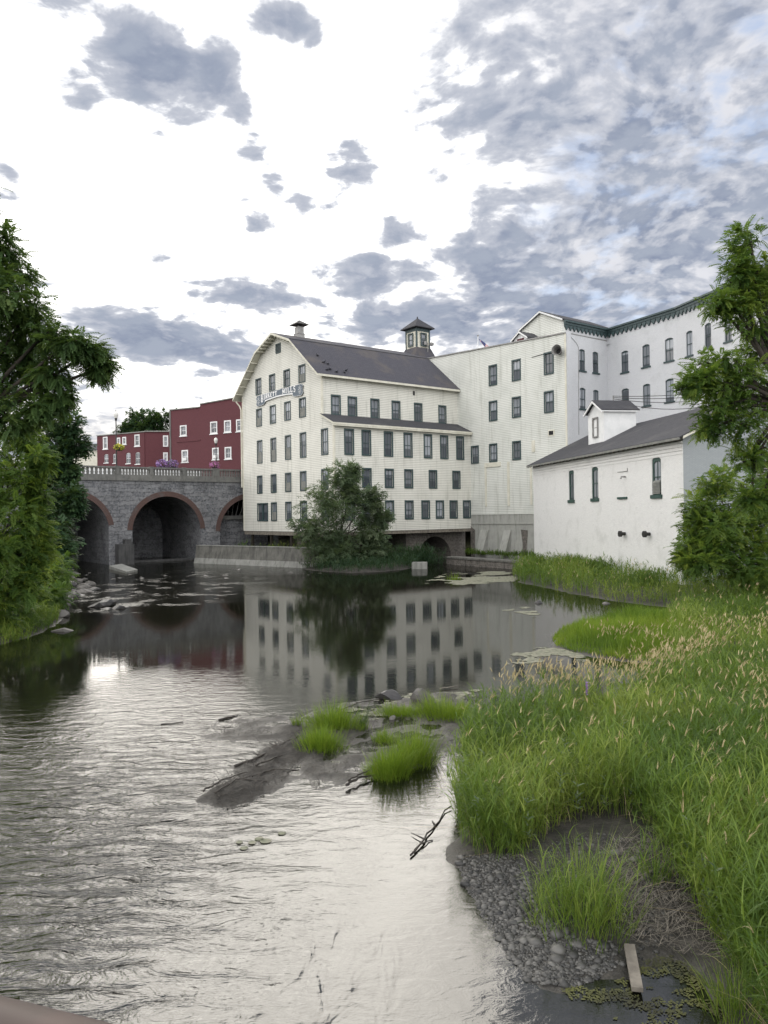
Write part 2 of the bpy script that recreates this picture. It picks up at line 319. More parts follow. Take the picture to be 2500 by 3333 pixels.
def m_water():
    m, t, b = new_mat('river_water')
    t.n.remove(b); p = pos_(t); s = t.new('ShaderNodeSeparateXYZ', {0: p})
    X, Y = s.outputs[0], s.outputs[1]
    def zone(cx, cy, rx, ry):
        d = t.math('SQRT', t.math('ADD', t.math('POWER', t.math('ABSOLUTE', t.math('DIVIDE', t.math('SUBTRACT', X, cx), rx)), 2.0),
                                  t.math('POWER', t.math('ABSOLUTE', t.math('DIVIDE', t.math('SUBTRACT', Y, cy), ry)), 2.0)))
        return t.mapr(d, 1.2, 0.35)
    # swift water: the near left and the riffle over the stones
    chop = t.math('MULTIPLY', t.math('ADD', t.math('MULTIPLY', t.mapr(X, 1.2, -4.8), 0.6), t.mapr(X, -1.6, -4.2)), t.mapr(Y, 26.0, 11.0))
    eddy = zone(-1.5, 9.0, 1.6, 2.4)
    rif = t.math('MAXIMUM', zone(-17, 58, 8, 15), zone(-15, 76, 9, 8))
    drift = t.noise(t.vmath('MULTIPLY', p, (0.25, 0.12, 1)), 1.0, 4, 0.6)
    w1 = t.noise(t.vmath('MULTIPLY', p, (1.0, 1.7, 1)), 2.6, 5, 0.6, 0.8)
    w2 = t.noise(t.vmath('MULTIPLY', p, (1.0, 2.2, 1)), 9.0, 4, 0.6, 0.4)
    w3 = t.noise(t.vmath('MULTIPLY', p, (0.5, 1.3, 1)), 0.9, 3, 0.5)
    lines = t.new('ShaderNodeTexWave', {'Vector': t.vmath('MULTIPLY', p, (0.35, 1.0, 1)), 'Scale': 1.1, 'Distortion': 5.0, 'Detail': 3.0, 'Detail Scale': 0.8}, wave_type='BANDS', bands_direction='Y').outputs['Fac']
    calm = t.math('ADD', t.math('MULTIPLY', w1, 0.0085), t.math('MULTIPLY', w2, 0.0010))
    calm = t.math('MULTIPLY', calm, t.mapr(drift, 0.3, 0.7, 0.35, 1.0))
    calm = t.math('MULTIPLY', calm, t.mapr(Y, 9, 26, 1.0, 0.22))
    h = t.math('ADD', calm, t.math('MULTIPLY', chop, t.math('ADD', t.math('MULTIPLY', t.noise(t.vmath('MULTIPLY', p, (0.62, 1.5, 1)), 1.9, 4, 0.55, 1.0), 0.085), t.math('ADD', t.math('MULTIPLY', w2, 0.006), t.math('MULTIPLY', w3, 0.05)))))
    h = t.math('ADD', h, t.math('MULTIPLY', eddy, t.math('ADD', t.math('MULTIPLY', t.noise(t.vmath('MULTIPLY', p, (2.0, 0.8, 1)), 1.7, 2, 0.45, 0.8), 0.045), t.math('MULTIPLY', w2, 0.0015))))
    rn = t.math('MULTIPLY', t.mapr(t.noise(t.vmath('MULTIPLY', p, (0.42, 0.36, 1)), 1.0, 6, 0.68), 0.55, 0.60), rif)
    h = t.math('ADD', h, t.math('MULTIPLY', rn, t.math('ADD', t.math('MULTIPLY', w2, 0.028), t.math('MULTIPLY', w1, 0.025))))
    h = t.math('ADD', h, t.math('MULTIPLY', rif, t.math('MULTIPLY', w1, 0.012)))
    h = t.math('ADD', h, t.math('MULTIPLY', zone(-6.5, 22, 5.0, 6), t.math('MULTIPLY', w1, 0.012)))
    bp = t.new('ShaderNodeBump', {'Height': h, 'Strength': 1.0, 'Distance': 1.0})
    fr = t.new('ShaderNodeFresnel', {'IOR': 1.45, 'Normal': bp.outputs[0]})
    gl = t.new('ShaderNodeBsdfGlossy', {'Color': (0.97, 0.97, 0.97), 'Roughness': 0.015, 'Normal': bp.outputs[0]})
    tr = t.new('ShaderNodeBsdfTransparent', {'Color': (0.34, 0.33, 0.26)})
    df = t.new('ShaderNodeBsdfDiffuse', {'Color': (0.018, 0.019, 0.014)})
    body = t.new('ShaderNodeMixShader', {0: 0.35, 1: tr.outputs[0], 2: df.outputs[0]})
    fac = t.math('MULTIPLY_ADD', fr.outputs[0], 0.62, 0.08, clamp=True)
    mx = t.new('ShaderNodeMixShader', {0: fac, 1: body.outputs[0], 2: gl.outputs[0]})
    t.l.new(mx.outputs[0], t.n['Material Output'].inputs[0])
    return m
MT['water'] = m_water()
def m_ground():
    m, t, b = new_mat('bank_soil')
    p = pos_(t); z = t.new('ShaderNodeSeparateXYZ', {0: p}).outputs[2]
    n = t.noise(p, 3.0, 8, 0.7); n2 = t.noise(p, 14, 5, 0.7)
    mud = t.mix(t.mapr(n, 0.35, 0.7), (0.022, 0.02, 0.017), (0.075, 0.068, 0.058))
    mud = t.mix(t.mapr(n2, 0.45, 0.7), mud, (0.03, 0.027, 0.023))
    silt = t.mix(t.mapr(n, 0.3, 0.7), (0.035, 0.036, 0.02), (0.075, 0.072, 0.04))
    soil = t.mix(t.mapr(n, 0.3, 0.7), (0.05, 0.055, 0.025), (0.035, 0.045, 0.018))
    c = t.mix(t.mapr(z, -0.12, 0.0), silt, mud)
    c = t.mix(t.mapr(z, 0.22, 0.5), c, soil)
    t.set(b.inputs['Base Color'], c)
    t.set(b.inputs['Roughness'], t.mapr(t.math('ADD', z, t.math('MULTIPLY', n, 0.12)), 0.02, 0.15, 0.24, 0.9))
    bump_(t, b, t.math('ADD', n, t.math('MULTIPLY', n2, 0.5)), 0.9, 0.05)
    return m
MT['ground'] = m_ground()

# ------------------------------------------------------------------ mesh helpers
WL = {}                               # world location of each object that parents others
def finish(o, mat, parent):
    if mat is not None: o.data.materials.append(mat)
    COL.objects.link(o)
    if parent is not None: o.parent = parent
    return o
class MB:
    def __init__(self): self.v = []; self.f = []; self.uv = []
    def face(self, pts, uvs=None):
        k = len(self.v); self.v += [tuple(p) for p in pts]; self.f.append(tuple(range(k, k + len(pts))))
        if uvs is None:
            a = Vector(pts[1]) - Vector(pts[0]); a2 = Vector(pts[-1]) - Vector(pts[0]); n = a.cross(a2)
            if n.length < 1e-9 or abs(n.normalized().z) > 0.8: uvs = [(p[0], p[1]) for p in pts]
            else:
                n.normalize(); h = Vector((-n.y, n.x, 0)).normalized(); vv = n.cross(h)
                uvs = [(Vector(p).dot(h), Vector(p).dot(vv)) for p in pts]
        self.uv += list(uvs)
    def hexa(self, c):                # 8 corners: bottom ring then top ring
        for q in ((3, 2, 1, 0), (4, 5, 6, 7), (0, 1, 5, 4), (1, 2, 6, 5), (2, 3, 7, 6), (3, 0, 4, 7)): self.face([c[i] for i in q])
    def box(self, x0, x1, y0, y1, z0, z1):
        self.hexa([(x0, y0, z0), (x1, y0, z0), (x1, y1, z0), (x0, y1, z0), (x0, y0, z1), (x1, y0, z1), (x1, y1, z1), (x0, y1, z1)])
    def tube(self, pts, radii, n=8, cap=True):
        pts = [Vector(p) for p in pts]; rings = []
        for i, p in enumerate(pts):
            d = (pts[min(i + 1, len(pts) - 1)] - pts[max(i - 1, 0)]).normalized()
            a = d.cross(Vector((0, 0, 1)) if abs(d.z) < 0.9 else Vector((1, 0, 0))).normalized(); b = d.cross(a)
            rr = radii[i] if isinstance(radii, (list, tuple)) else radii
            rings.append([p + (a * math.cos(2 * math.pi * k / n) + b * math.sin(2 * math.pi * k / n)) * rr for k in range(n)])
        for i in range(len(rings) - 1):
            for k in range(n): self.face([rings[i][k], rings[i][(k + 1) % n], rings[i + 1][(k + 1) % n], rings[i + 1][k]])
        if cap: self.face(rings[0][::-1]); self.face(rings[-1])
    def lathe(self, c, prof, n=12):   # profile of (radius, z) about the vertical through c
        for i in range(len(prof) - 1):
            (r0, z0), (r1, z1) = prof[i], prof[i + 1]
            for k in range(n):
                a, b = 2 * math.pi * k / n, 2 * math.pi * (k + 1) / n
                q = [(c[0] + r * math.cos(g), c[1] + r * math.sin(g), c[2] + z) for r, z, g in ((r0, z0, a), (r0, z0, b), (r1, z1, b), (r1, z1, a))]
                if r0 < 1e-6: q = q[1:]
                elif r1 < 1e-6: q = q[:3]
                self.face(q)
    def build(self, name, mat, parent=None, smooth=False, loc=None):
        me = bpy.data.meshes.new(name)
        off = Vector((0, 0, 0))
        if parent is not None: off = WL.get(parent, Vector((0, 0, 0)))
        elif loc is not None: off = Vector(loc)
        me.from_pydata([tuple(Vector(v) - off) for v in self.v], [], self.f)
        ul = me.uv_layers.new(name='UVMap'); ul.data.foreach_set('uv', np.array(self.uv, dtype=np.float32).ravel())
        if smooth:
            import bmesh
            bm = bmesh.new(); bm.from_mesh(me); bmesh.ops.remove_doubles(bm, verts=bm.verts, dist=1e-4); bm.to_mesh(me); bm.free()
            me.polygons.foreach_set('use_smooth', [True] * len(me.polygons))
        o = bpy.data.objects.new(name, me)
        if parent is None and loc is not None: o.location = loc
        finish(o, mat, parent)
        WL[o] = off
        return o
def tag(o, label=None, cat=None, group=None, kind=None):
    if label: o['label'] = label
    if cat: o['category'] = cat
    if group: o['group'] = group
    if kind: o['kind'] = kind
    return o
def thing(name, label, cat, loc, group=None):
    o = bpy.data.objects.new(name, None); o.empty_display_size = 0.3; o.location = loc; COL.objects.link(o)
    WL[o] = Vector(loc); return tag(o, label, cat, group)
def np_mesh(name, verts, quads=None, tris=None, mat=None, parent=None, tint=None, smooth=False, loc=None):
    me = bpy.data.meshes.new(name)
    off = np.array(WL[parent]) if parent is not None else (np.array(loc) if loc is not None else np.zeros(3))
    verts = np.asarray(verts, dtype=np.float32) - off.astype(np.float32)
    nq = 0 if quads is None else len(quads); nt = 0 if tris is None else len(tris)
    me.vertices.add(len(verts)); me.vertices.foreach_set('co', verts.ravel())
    li = np.concatenate([np.asarray(q, dtype=np.int32).ravel() for q in (quads, tris) if q is not None and len(q)])
    me.loops.add(len(li)); me.loops.foreach_set('vertex_index', li)
    me.polygons.add(nq + nt)
    st = np.concatenate([np.arange(nq) * 4, nq * 4 + np.arange(nt) * 3]).astype(np.int32)
    me.polygons.foreach_set('loop_start', st)
    me.polygons.foreach_set('use_smooth', np.full(nq + nt, smooth))
    if tint is not None:
        a = me.attributes.new('tint', 'FLOAT', 'POINT'); a.data.foreach_set('value', np.asarray(tint, dtype=np.float32))
    me.update(calc_edges=True); me.validate()
    o = bpy.data.objects.new(name, me)
    if parent is None and loc is not None: o.location = loc
    return finish(o, mat, parent)

class Wall:
    """vertical wall plane; s runs left to right seen from outside, z up, o outwards"""
    def __init__(self, p0, d):
        self.p = Vector((p0[0], p0[1])); self.d = Vector(d).normalized(); self.n = Vector((self.d.y, -self.d.x)); self.a = math.atan2(self.d.y, self.d.x)
    def at(self, s, z, o=0.0):
        q = self.p + self.d * s + self.n * o; return (q.x, q.y, z)
    def px(self, u, v):
        X, Z = pix_dir(u, v); s = (X * self.p.y - self.p.x) / (self.d.x - X * self.d.y)
        return s, H + Z * (self.p.y + self.d.y * s)
    def off(self, o): q = self.p + self.n * o; return Wall((q.x, q.y), self.d)
    def box(self, mb, s0, s1, z0, z1, o0, o1):
        mb.hexa([self.at(s0, z0, o1), self.at(s1, z0, o1), self.at(s1, z0, o0), self.at(s0, z0, o0),
                 self.at(s0, z1, o1), self.at(s1, z1, o1), self.at(s1, z1, o0), self.at(s0, z1, o0)])
    def rect(self, crop, r):          # casing rectangle read from the photograph -> (s0, s1, z0, z1) on this wall
        u0, v0, k = crop; x0, x1, y0, y1 = r
        ym, xm = (y0 + y1) / 2, (x0 + x1) / 2
        s0, _ = self.px(u0 + x0 / k, v0 + ym / k); s1, _ = self.px(u0 + x1 / k, v0 + ym / k)
        _, z1 = self.px(u0 + xm / k, v0 + y0 / k); _, z0 = self.px(u0 + xm / k, v0 + y1 / k)
        return s0, s1, z0, z1
    def panel(self, mb, outer, holes=(), reveal=0.16, o=0.0):
        polys = [[Vector((s, z, 0)) for s, z in outer]] + [[Vector((s, z, 0)) for s, z in h] for h in holes]
        flat = [p for q in polys for p in q]
        for tri in geometry.tessellate_polygon(polys):
            a, b, c = (flat[i] for i in tri)
            if abs((b - a).cross(c - a).z) < 1e-7: continue
            if (b - a).cross(c - a).z < 0: b, c = c, b
            mb.face([self.at(p.x, p.y, o) for p in (a, b, c)], [(p.x, p.y) for p in (a, b, c)])
        for h in holes:
            for i in range(len(h)):
                p, q = h[i], h[(i + 1) % len(h)]
                mb.face([self.at(*p, o), self.at(*q, o), self.at(*q, o - reveal), self.at(*p, o - reveal)])

def arch_pts(s0, s1, z0, z1, rise, n=8):
    """opening outline with a segmental head: anticlockwise from lower left"""
    c = (s0 + s1) / 2; hw = (s1 - s0) / 2; r = (hw * hw + rise * rise) / (2 * rise); cz = z1 - r; a0 = math.asin(min(1, hw / r))
    return [(s0, z0), (s1, z0)] + [(c + r * math.sin(a0 - 2 * a0 * i / n), cz + r * math.cos(a0 - 2 * a0 * i / n)) for i in range(n + 1)]
PROTO = {}
def win_mesh(w_, h, kind, trim):
    """casing and sashes of one window: x across, z up, outside is -y"""
    key = (round(w_, 2), round(h, 2), kind, trim)
    if key in PROTO: return PROTO[key]
    m = MB(); x = w_ / 2; d0, d1 = (-0.05, 0.03)
    if kind != 'arch':
        m.box(-x, -x + trim, d0, d1, 0, h); m.box(x - trim, x, d0, d1, 0, h)
        m.box(-x + trim, x - trim, d0 - 0.01, d1, h - trim, h); m.box(-x + trim, x - trim, d0 - 0.03, d1, 0, trim * 0.8)
        iw, zb, zt = x - trim, trim * 0.8, h - trim
    else: iw, zb, zt = x, 0.0, h
    f = 0.055
    y0, y1 = 0.09, 0.14
    head = h * 0.06 if kind == 'arch' else 0
    m.box(-iw, -iw + f, y0, y1, zb, zt); m.box(iw - f, iw, y0, y1, zb, zt)
    m.box(-iw + f, iw - f, y0, y1, zb, zb + f * 1.3); m.box(-iw + f, iw - f, y0, y1, zt - f - head, zt)
    zm = (zb + zt - head) / 2
    m.box(-iw + f, iw - f, y0 - 0.03, y1, zm - f * 0.6, zm + f * 0.6)
    pane = MB(); boards = None
    def quad(mb, xa, xb, za, zb_, y, u0=0.0):
        mb.face([(xa, y, za), (xb, y, za), (xb, y, zb_), (xa, y, zb_)], [(xa + u0, (za - zb) / (zt - zb)), (xb + u0, (za - zb) / (zt - zb)), (xb + u0, (zb_ - zb) / (zt - zb)), (xa + u0, (zb_ - zb) / (zt - zb))])
    lo = zm if kind == 'boarded' else zb
    m.box(-0.016, 0.016, y0, y1, lo + f, zm - f * 0.6) if lo < zm else None
    m.box(-0.016, 0.016, y0, y1, zm + f * 0.6, zt - f - head)
    if kind == 'double':
        m.box(-0.09, 0.09, d0, y1, zb, zt)
    quad(pane, -iw + f, iw - f, lo, zt - f - head, 0.125)
    if kind == 'boarded':
        boards = MB(); boards.box(-iw + 0.01, iw - 0.01, 0.05, 0.12, zb, zm - 0.02)
    PROTO[key] = [m, pane, boards, None, None, None]
    return PROTO[key]
def put_window(W, r, parent, kind='sash', trim=0.13, mat=None, glass='pane', sill=0.0, o=0.0, reveal=0.16):
    s0, s1, z0, z1 = r
    w_ = max(0.6, round((s1 - s0) / 0.05) * 0.05); h = round((z1 - z0) / 0.05) * 0.05; c = (s0 + s1) / 2
    rec = win_mesh(w_, h, kind, trim)
    mat = mat or MT['teal']
    q = Vector(W.at(c, z0, o)) - WL[parent]
    def inst(mb, slot, name, mt, par):
        if rec[slot] is None:
            ob = mb.build(name, mt, None); rec[slot] = ob.data
        else:
            ob = bpy.data.objects.new(name, rec[slot]); COL.objects.link(ob)
        ob.parent = par; return ob
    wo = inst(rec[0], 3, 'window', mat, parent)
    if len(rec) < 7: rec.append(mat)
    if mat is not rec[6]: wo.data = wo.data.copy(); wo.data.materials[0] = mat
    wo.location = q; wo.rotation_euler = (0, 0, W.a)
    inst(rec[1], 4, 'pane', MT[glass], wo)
    if kind == 'boarded': inst(rec[2], 5, 'shutter_board', MT['board'], wo)
    if sill:
        m = MB(); m.box(-w_ / 2 - 0.14, w_ / 2 + 0.14, -0.10, 0.10, -sill, 0.0)
        so = m.build('sill', mat, None); so.parent = wo
    t = 0 if kind == 'arch' else trim
    ww = (w_ - 2 * t) / 2
    if kind == 'arch': return arch_pts(c - w_ / 2, c + w_ / 2, z0, z0 + h, w_ * 0.16)
    return [(c - ww, z0 + t * 0.8), (c + ww, z0 + t * 0.8), (c + ww, z0 + h - t), (c - ww, z0 + h - t)]

# ================================================================== plan of the buildings
DA = (0.601, -0.799); DB = (0.799, 0.601)
K = Vector((-5.25, 82.0))
A0 = K - Vector(DA) * 21.4
WA = Wall(A0, DA)                                   # gable front of the cream mill
WBL = Wall(K, DB)                                   # its long side, lower storeys
WBU = Wall(K - Vector(DA) * 2.25, DB)               # its long side, upper storey, set back
CB = K + Vector(DB) * 19.97
WC = Wall(CB - Vector(DA) * 9, DA)                  # clapboard wing, s = 9 where the long side meets it
CE = CB + Vector(DA) * 14.95
WD = Wall(CE, DB)                                   # brick mill, short return
DE = CE + Vector(DB) * 7.1
WE1 = Wall(DE, (0.447, -0.894))
E2 = DE + Vector(WE1.d) * 9.96
WE2 = Wall(E2, (0.24, -0.97))
WF = Wall((15.21, 78.0), (0.158, -0.987))           # white brick annex
FC = Vector((15.21, 78.0)) + Vector(WF.d) * 28.05
WG = Wall(FC, (0.987, 0.158))
c1 = (740, 1000, 3.318); c2 = (1200, 1000, 3.318); c3 = (1640, 980, 1.929); c4 = (740, 1450, 3.318); c5 = (1200, 1450, 3.016); c6 = (1640, 1250, 1.929); c7 = (180, 1280, 2.592)

# ------------------------------------------------------------------ cream mill
mill = thing('mill_building', 'cream clapboard gambrel-roofed mill rising straight over the river beside the stone bridge', 'mill', (K.x, K.y, 3.6))
ZB, ZE, ZK, ZR = 3.6, 21.1, 25.45, 27.0
SU, SC = 19.15, 9.58
def fix(rs):                                        # windows of one row share their sill and head lines
    z0 = float(np.median([r[2] for r in rs])); z1 = float(np.median([r[3] for r in rs])); wd = float(np.median([r[1] - r[0] for r in rs]))
    return [((r[0] + r[1]) / 2 - wd / 2, (r[0] + r[1]) / 2 + wd / 2, z0, z1) for r in rs]
rowsA = [
 (c1, [(305, 368, 768, 942), (453, 516, 721, 905), (605, 680, 675, 860), (770, 843, 622, 818)], 'sssb'),
 (c1, [(312, 375, 1088, 1288), (460, 525, 1053, 1255), (617, 685, 1015, 1225), (777, 848, 975, 1192)], 'bssb'),
 (c1, [(320, 382, 1436, 1688), (468, 530, 1405, 1671), (623, 690, 1380, 1648), (785, 853, 1350, 1626), (1015, 1090, 1305, 1595)], 'bbbss'),
 (c4, [(322, 382, 325, 522), (472, 532, 307, 512), (626, 692, 292, 500), (786, 857, 273, 490), (1017, 1093, 242, 462)], 'ssbbs'),
 (c4, [(474, 538, 615, 815), (630, 694, 605, 815), (790, 862, 595, 812), (1020, 1096, 580, 805)], 'bsss')]
holes = []
for crop, rs, kinds in rowsA:
    for r, k in zip(fix([WA.rect(crop, q) for q in rs]), kinds):
        holes.append(put_window(WA, r, mill, {'s': 'sash', 'b': 'boarded'}[k]))
holes.append(put_window(WA, WA.rect(c4, (325, 442, 622, 818)), mill, 'double'))
lv = WA.rect(c1, (523, 578, 390, 490))
m = MB()
gz = lambda s: (ZE + (ZK - ZE) * s / 5.38) if s < 5.38 else (ZK + (ZR - ZK) * (s - 5.38) / 4.2)
WA.panel(m, [(0, ZB), (21.4, ZB), (21.4, 15.35), (SU, 16.35), (SU, ZE), (SU - 5.38, ZK), (SC, ZR), (5.38, ZK), (0, ZE)], holes)
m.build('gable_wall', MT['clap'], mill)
m = MB(); s0, s1, z0, z1 = lv
for i in range(7):
    zz_ = z0 + (z1 - z0) * i / 7; WA.box(m, s0 + .1, s1 - .1, zz_ + .03, zz_ + .1, 0.0, 0.05)
WA.box(m, s0, s0 + .1, z0, z1, 0, .07); WA.box(m, s1 - .1, s1, z0, z1, 0, .07); WA.box(m, s0 + .1, s1 - .1, z1 - .1, z1, 0, .072); WA.box(m, s0 + .1, s1 - .1, z0 - .06, z0, 0, .072)
vent = m.build('gable_vent', MT['teal'], mill)
m = MB(); WA.box(m, s0 + .1, s1 - .1, z0, z1 - .1, 0.0, .012); m.build('vent_backing', MT['dark'], vent)
# long side
hl = []
rowsBL = [
 (None, [(c1, (1260, 1368, 1295, 1583)), (c1, (1448, 1553, 1308, 1592)), (c2, (165, 262, 1330, 1608)), (c2, (378, 472, 1355, 1625)), (c2, (595, 685, 1375, 1638)), (c2, (771, 860, 1388, 1645)), (c2, (945, 1030, 1397, 1648))]),
 (None, [(c4, (1268, 1375, 228, 450)), (c4, (1453, 1558, 232, 452)), (c5, (157, 247, 222, 415)), (c5, (350, 435, 235, 425)), (c5, (590, 672, 245, 430)), (c5, (822, 900, 252, 433))]),
 (None, [(c4, (1268, 1375, 580, 800)), (c4, (1450, 1560, 585, 800)), (c5, (160, 250, 533, 728)), (c5, (355, 440, 537, 726)), (c5, (517, 602, 541, 728)), (c5, (658, 740, 541, 722)), (c5, (795, 872, 538, 718)), (c5, (928, 1000, 533, 713))])]
for _, rs in rowsBL:
    for r in fix([WBL.rect(c, q) for c, q in rs]): hl.append(put_window(WBL, r, mill, 'sash', 0.16))
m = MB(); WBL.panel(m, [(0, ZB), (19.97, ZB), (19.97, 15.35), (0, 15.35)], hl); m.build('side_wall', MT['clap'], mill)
hu = [put_window(WBU, r, mill, 'sash', 0.15) for r in fix([WBU.rect(c, q) for c, q in
      [(c1, (1118, 1225, 940, 1160)), (c1, (1298, 1402, 960, 1178)), (c2, (18, 117, 985, 1200)), (c2, (248, 342, 1010, 1215)), (c2, (490, 580, 1038, 1238)), (c2, (752, 840, 1065, 1258))]])]
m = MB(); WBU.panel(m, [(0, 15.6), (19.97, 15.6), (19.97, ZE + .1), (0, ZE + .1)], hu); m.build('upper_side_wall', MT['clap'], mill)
m = MB(); r = WBU.rect(c2, (478, 497, 905, 950)); WBU.box(m, *r, 0, 0.06); m.build('louver', MT['metal'], mill)
# corner boards
m = MB()
for W_, s, za, zb in ((WA, 0.0, ZB, ZE - .2), (WA, SU - .18, 16.4, ZE - .05), (WA, 21.22, ZB, 15.3)): W_.box(m, s, s + .18, za, zb, 0.0, .05)
WBL.box(m, -.05, .16, ZB, 15.1, 0.0, .05); WBU.box(m, -.05, .16, 16.4, ZE - .1, 0.0, .05)
m.build('corner_board', MT['trim_cream'], mill)
# gambrel roof: outline in s, run inwards along the long side
def RP(s, z, run): return WA.at(s, z, -run)
prof = [(-0.85, ZE - .69), (5.38, ZK), (SC, ZR), (SU - 5.38, ZK), (SU + .62, ZE - .50)]
m = MB(); th = 0.2; r0, r1 = -0.95, 27.0
for i in range(4):
    (a, za), (b, zb) = prof[i], prof[i + 1]
    ln = math.hypot(b - a, zb - za); base = sum(math.hypot(prof[j + 1][0] - prof[j][0], prof[j + 1][1] - prof[j][1]) for j in range(i))
    e1 = 20.0 if i == 3 else r1
    m.face([RP(a, za + th, r0), RP(b, zb + th, r0), RP(b, zb + th, e1), RP(a, za + th, e1)], [(r0, base), (r0, base + ln), (e1, base + ln), (e1, base)])
m.build('gambrel_roof', MT['slate'], mill)
m = MB()
for i in range(4):
    (a, za), (b, zb) = prof[i], prof[i + 1]; e1 = 19.9 if i == 3 else r1
    m.face([RP(b, zb, r0), RP(a, za, r0), RP(a, za, e1), RP(b, zb, e1)])          # soffit
    m.face([RP(a, za - .06, r0), RP(b, zb - .06, r0), RP(b, zb + th - .01, r0), RP(a, za + th - .01, r0)])
    m.face([RP(a, za - .06, r0 + .06), RP(a, za - .06, r0), RP(b, zb - .06, r0), RP(b, zb - .06, r0 + .06)])
(a, za), (b, zb) = prof[0], prof[4]
m.face([RP(a, za - .05, r1), RP(a, za - .05, r0), RP(a, za + th, r0), RP(a, za + th, r1)])
m.face([RP(b, zb - .05, r0), RP(b, zb - .05, 19.9), RP(b, zb + th - .01, 19.9), RP(b, zb + th - .01, r0)])
m.build('eaves_trim', MT['trim_cream'], mill)
for i in range(4):                                   # lookouts under the gable overhang
    (a, za), (b, zb) = prof[i], prof[i + 1]
    for q in range(1, 6):
        f = q / 6; s = a + (b - a) * f; z = za + (zb - za) * f
        m = MB(); WA.box(m, s - .07, s + .07, z - .22, z - .005 - .09 * abs(zb - za) / (abs(b - a) + .01), 0.0, .88); m.build('lookout', MT['trim_cream'], mill)
# break line of the roof
m = MB(); m.tube([RP(SU - 5.38, ZK + th + .03, r0), RP(SU - 5.38, ZK + th + .03, 20)], .06, 6); m.build('roof_break_trim', MT['slate2'], mill)
# lean-to roof
m = MB(); ea = 0.45
lo = [WBL.at(-.35, 15.22, ea), WBL.at(19.9, 15.22, ea), WBU.at(19.95, 16.42, 0), WBU.at(-.35, 16.42, 0)]
m.face([Vector(p) + Vector((0, 0, .14)) for p in lo], [(0, 0), (20, 0), (20, 2.9), (0, 2.9)])
m.build('lean_to_roof', MT['slate2'], mill)
m = MB()
m.face([lo[3], lo[2], lo[1], lo[0]])
for a, b in ((0, 1), (3, 0)): m.face([Vector(lo[a]) - Vector((0, 0, .06)), Vector(lo[b]) - Vector((0, 0, .06)), Vector(lo[b]) + Vector((0, 0, .13)), Vector(lo[a]) + Vector((0, 0, .13))])
WBL.box(m, -.30, 19.85, 15.0, 15.17, .22, .42)
m.build('lean_to_eaves', MT['trim_cream'], mill)
# downspout at the far left edge
m = MB(); pts = [WA.at(-.75, 20.3, .5), WA.at(-.35, 19.7, .2), WA.at(-.12, 19.2, .12), WA.at(-.12, 9.2, .12)]
m.tube(pts, .09, 6); m.build('downspout', MT['trim_cream'], mill)
# floor beam and piles under the building
m = MB(); WA.box(m, .1, 21.25, ZB - .45, ZB - .02, -.35, -.05); WBL.box(m, .1, 19.9, ZB - .35, ZB - .02, -.4, -.06); m.build('floor_beam', MT['wood'], mill)
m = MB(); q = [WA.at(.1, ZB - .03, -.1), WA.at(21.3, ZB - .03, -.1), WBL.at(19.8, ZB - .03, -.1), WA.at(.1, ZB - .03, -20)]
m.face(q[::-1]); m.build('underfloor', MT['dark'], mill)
for s in (1.6, 6.6, 11.5, 16.5, 20.6):
    m = MB(); WA.box(m, s, s + .3, 0.2, ZB - .45, -.5, -.2); m.build('pile', MT['dwood'], mill)
# stone foundation with the tail-race arch
WBf = WBL.off(-1.1)
ax, az = WBf.px(1200 + 645 / 3.016, 1450 + 1100 / 3.016); l_, _ = WBf.px(1200 + 488 / 3.016, 1800); r_, _ = WBf.px(1200 + 806 / 3.016, 1800); _, tp = WBf.px(1200 + 645 / 3.016, 1450 + 890 / 3.016)
cx_ = (l_ + r_) / 2; rad = (r_ - l_) / 2; s_l, _ = WBf.px(1200 + 368 / 3.016, 1800)
arc = [(cx_ + rad * math.cos(math.pi * i / 14), tp - rad + rad * math.sin(math.pi * i / 14)) for i in range(15)]
m = MB()
WBf.panel(m, [(s_l, -.6), (l_, -.6)] + arc[::-1] + [(r_, -.6), (19.9, -.6), (19.9, ZB - .04), (s_l, ZB - .04)])
for p, q in zip([(l_, -.6)] + arc[::-1], arc[::-1] + [(r_, -.6)]):
    m.face([WBf.at(*p, 0), WBf.at(*q, 0), WBf.at(*q, -7), WBf.at(*p, -7)])
m.face([WBf.at(s_l, -.6, -6), WBf.at(s_l, -.6, 0), WBf.at(s_l, ZB - .04, 0), WBf.at(s_l, ZB - .04, -6)])
m.build('stone_foundation', MT['fstone'], mill)
m = MB(); WBf.panel(m, [(l_ - .2, -.6), (r_ + .2, -.6), (r_ + .2, tp), (l_ - .2, tp)], o=-7); WBf.panel(m, [(-.5, -.6), (s_l, -.6), (s_l, ZB), (-.5, ZB)], o=-6)
WAf = WA.off(-5); WAf.panel(m, [(0, -.6), (16, -.6), (16, ZB), (0, ZB)]); m.build('inner_foundation', MT['fstone'], mill)
# arch stones
m = MB()
for i in range(14):
    a0, a1 = math.pi * i / 14 + .012, math.pi * (i + 1) / 14 - .012
    c = [(cx_ + rr * math.cos(g), tp - rad + rr * math.sin(g)) for rr, g in ((rad - .01, a0), (rad + .45, a0), (rad + .45, a1), (rad - .01, a1))]
    m.hexa([WBf.at(*p, -.3) for p in c] + [WBf.at(*p, .05) for p in c])
m.build('arch_ring', MT['fstone'], mill)
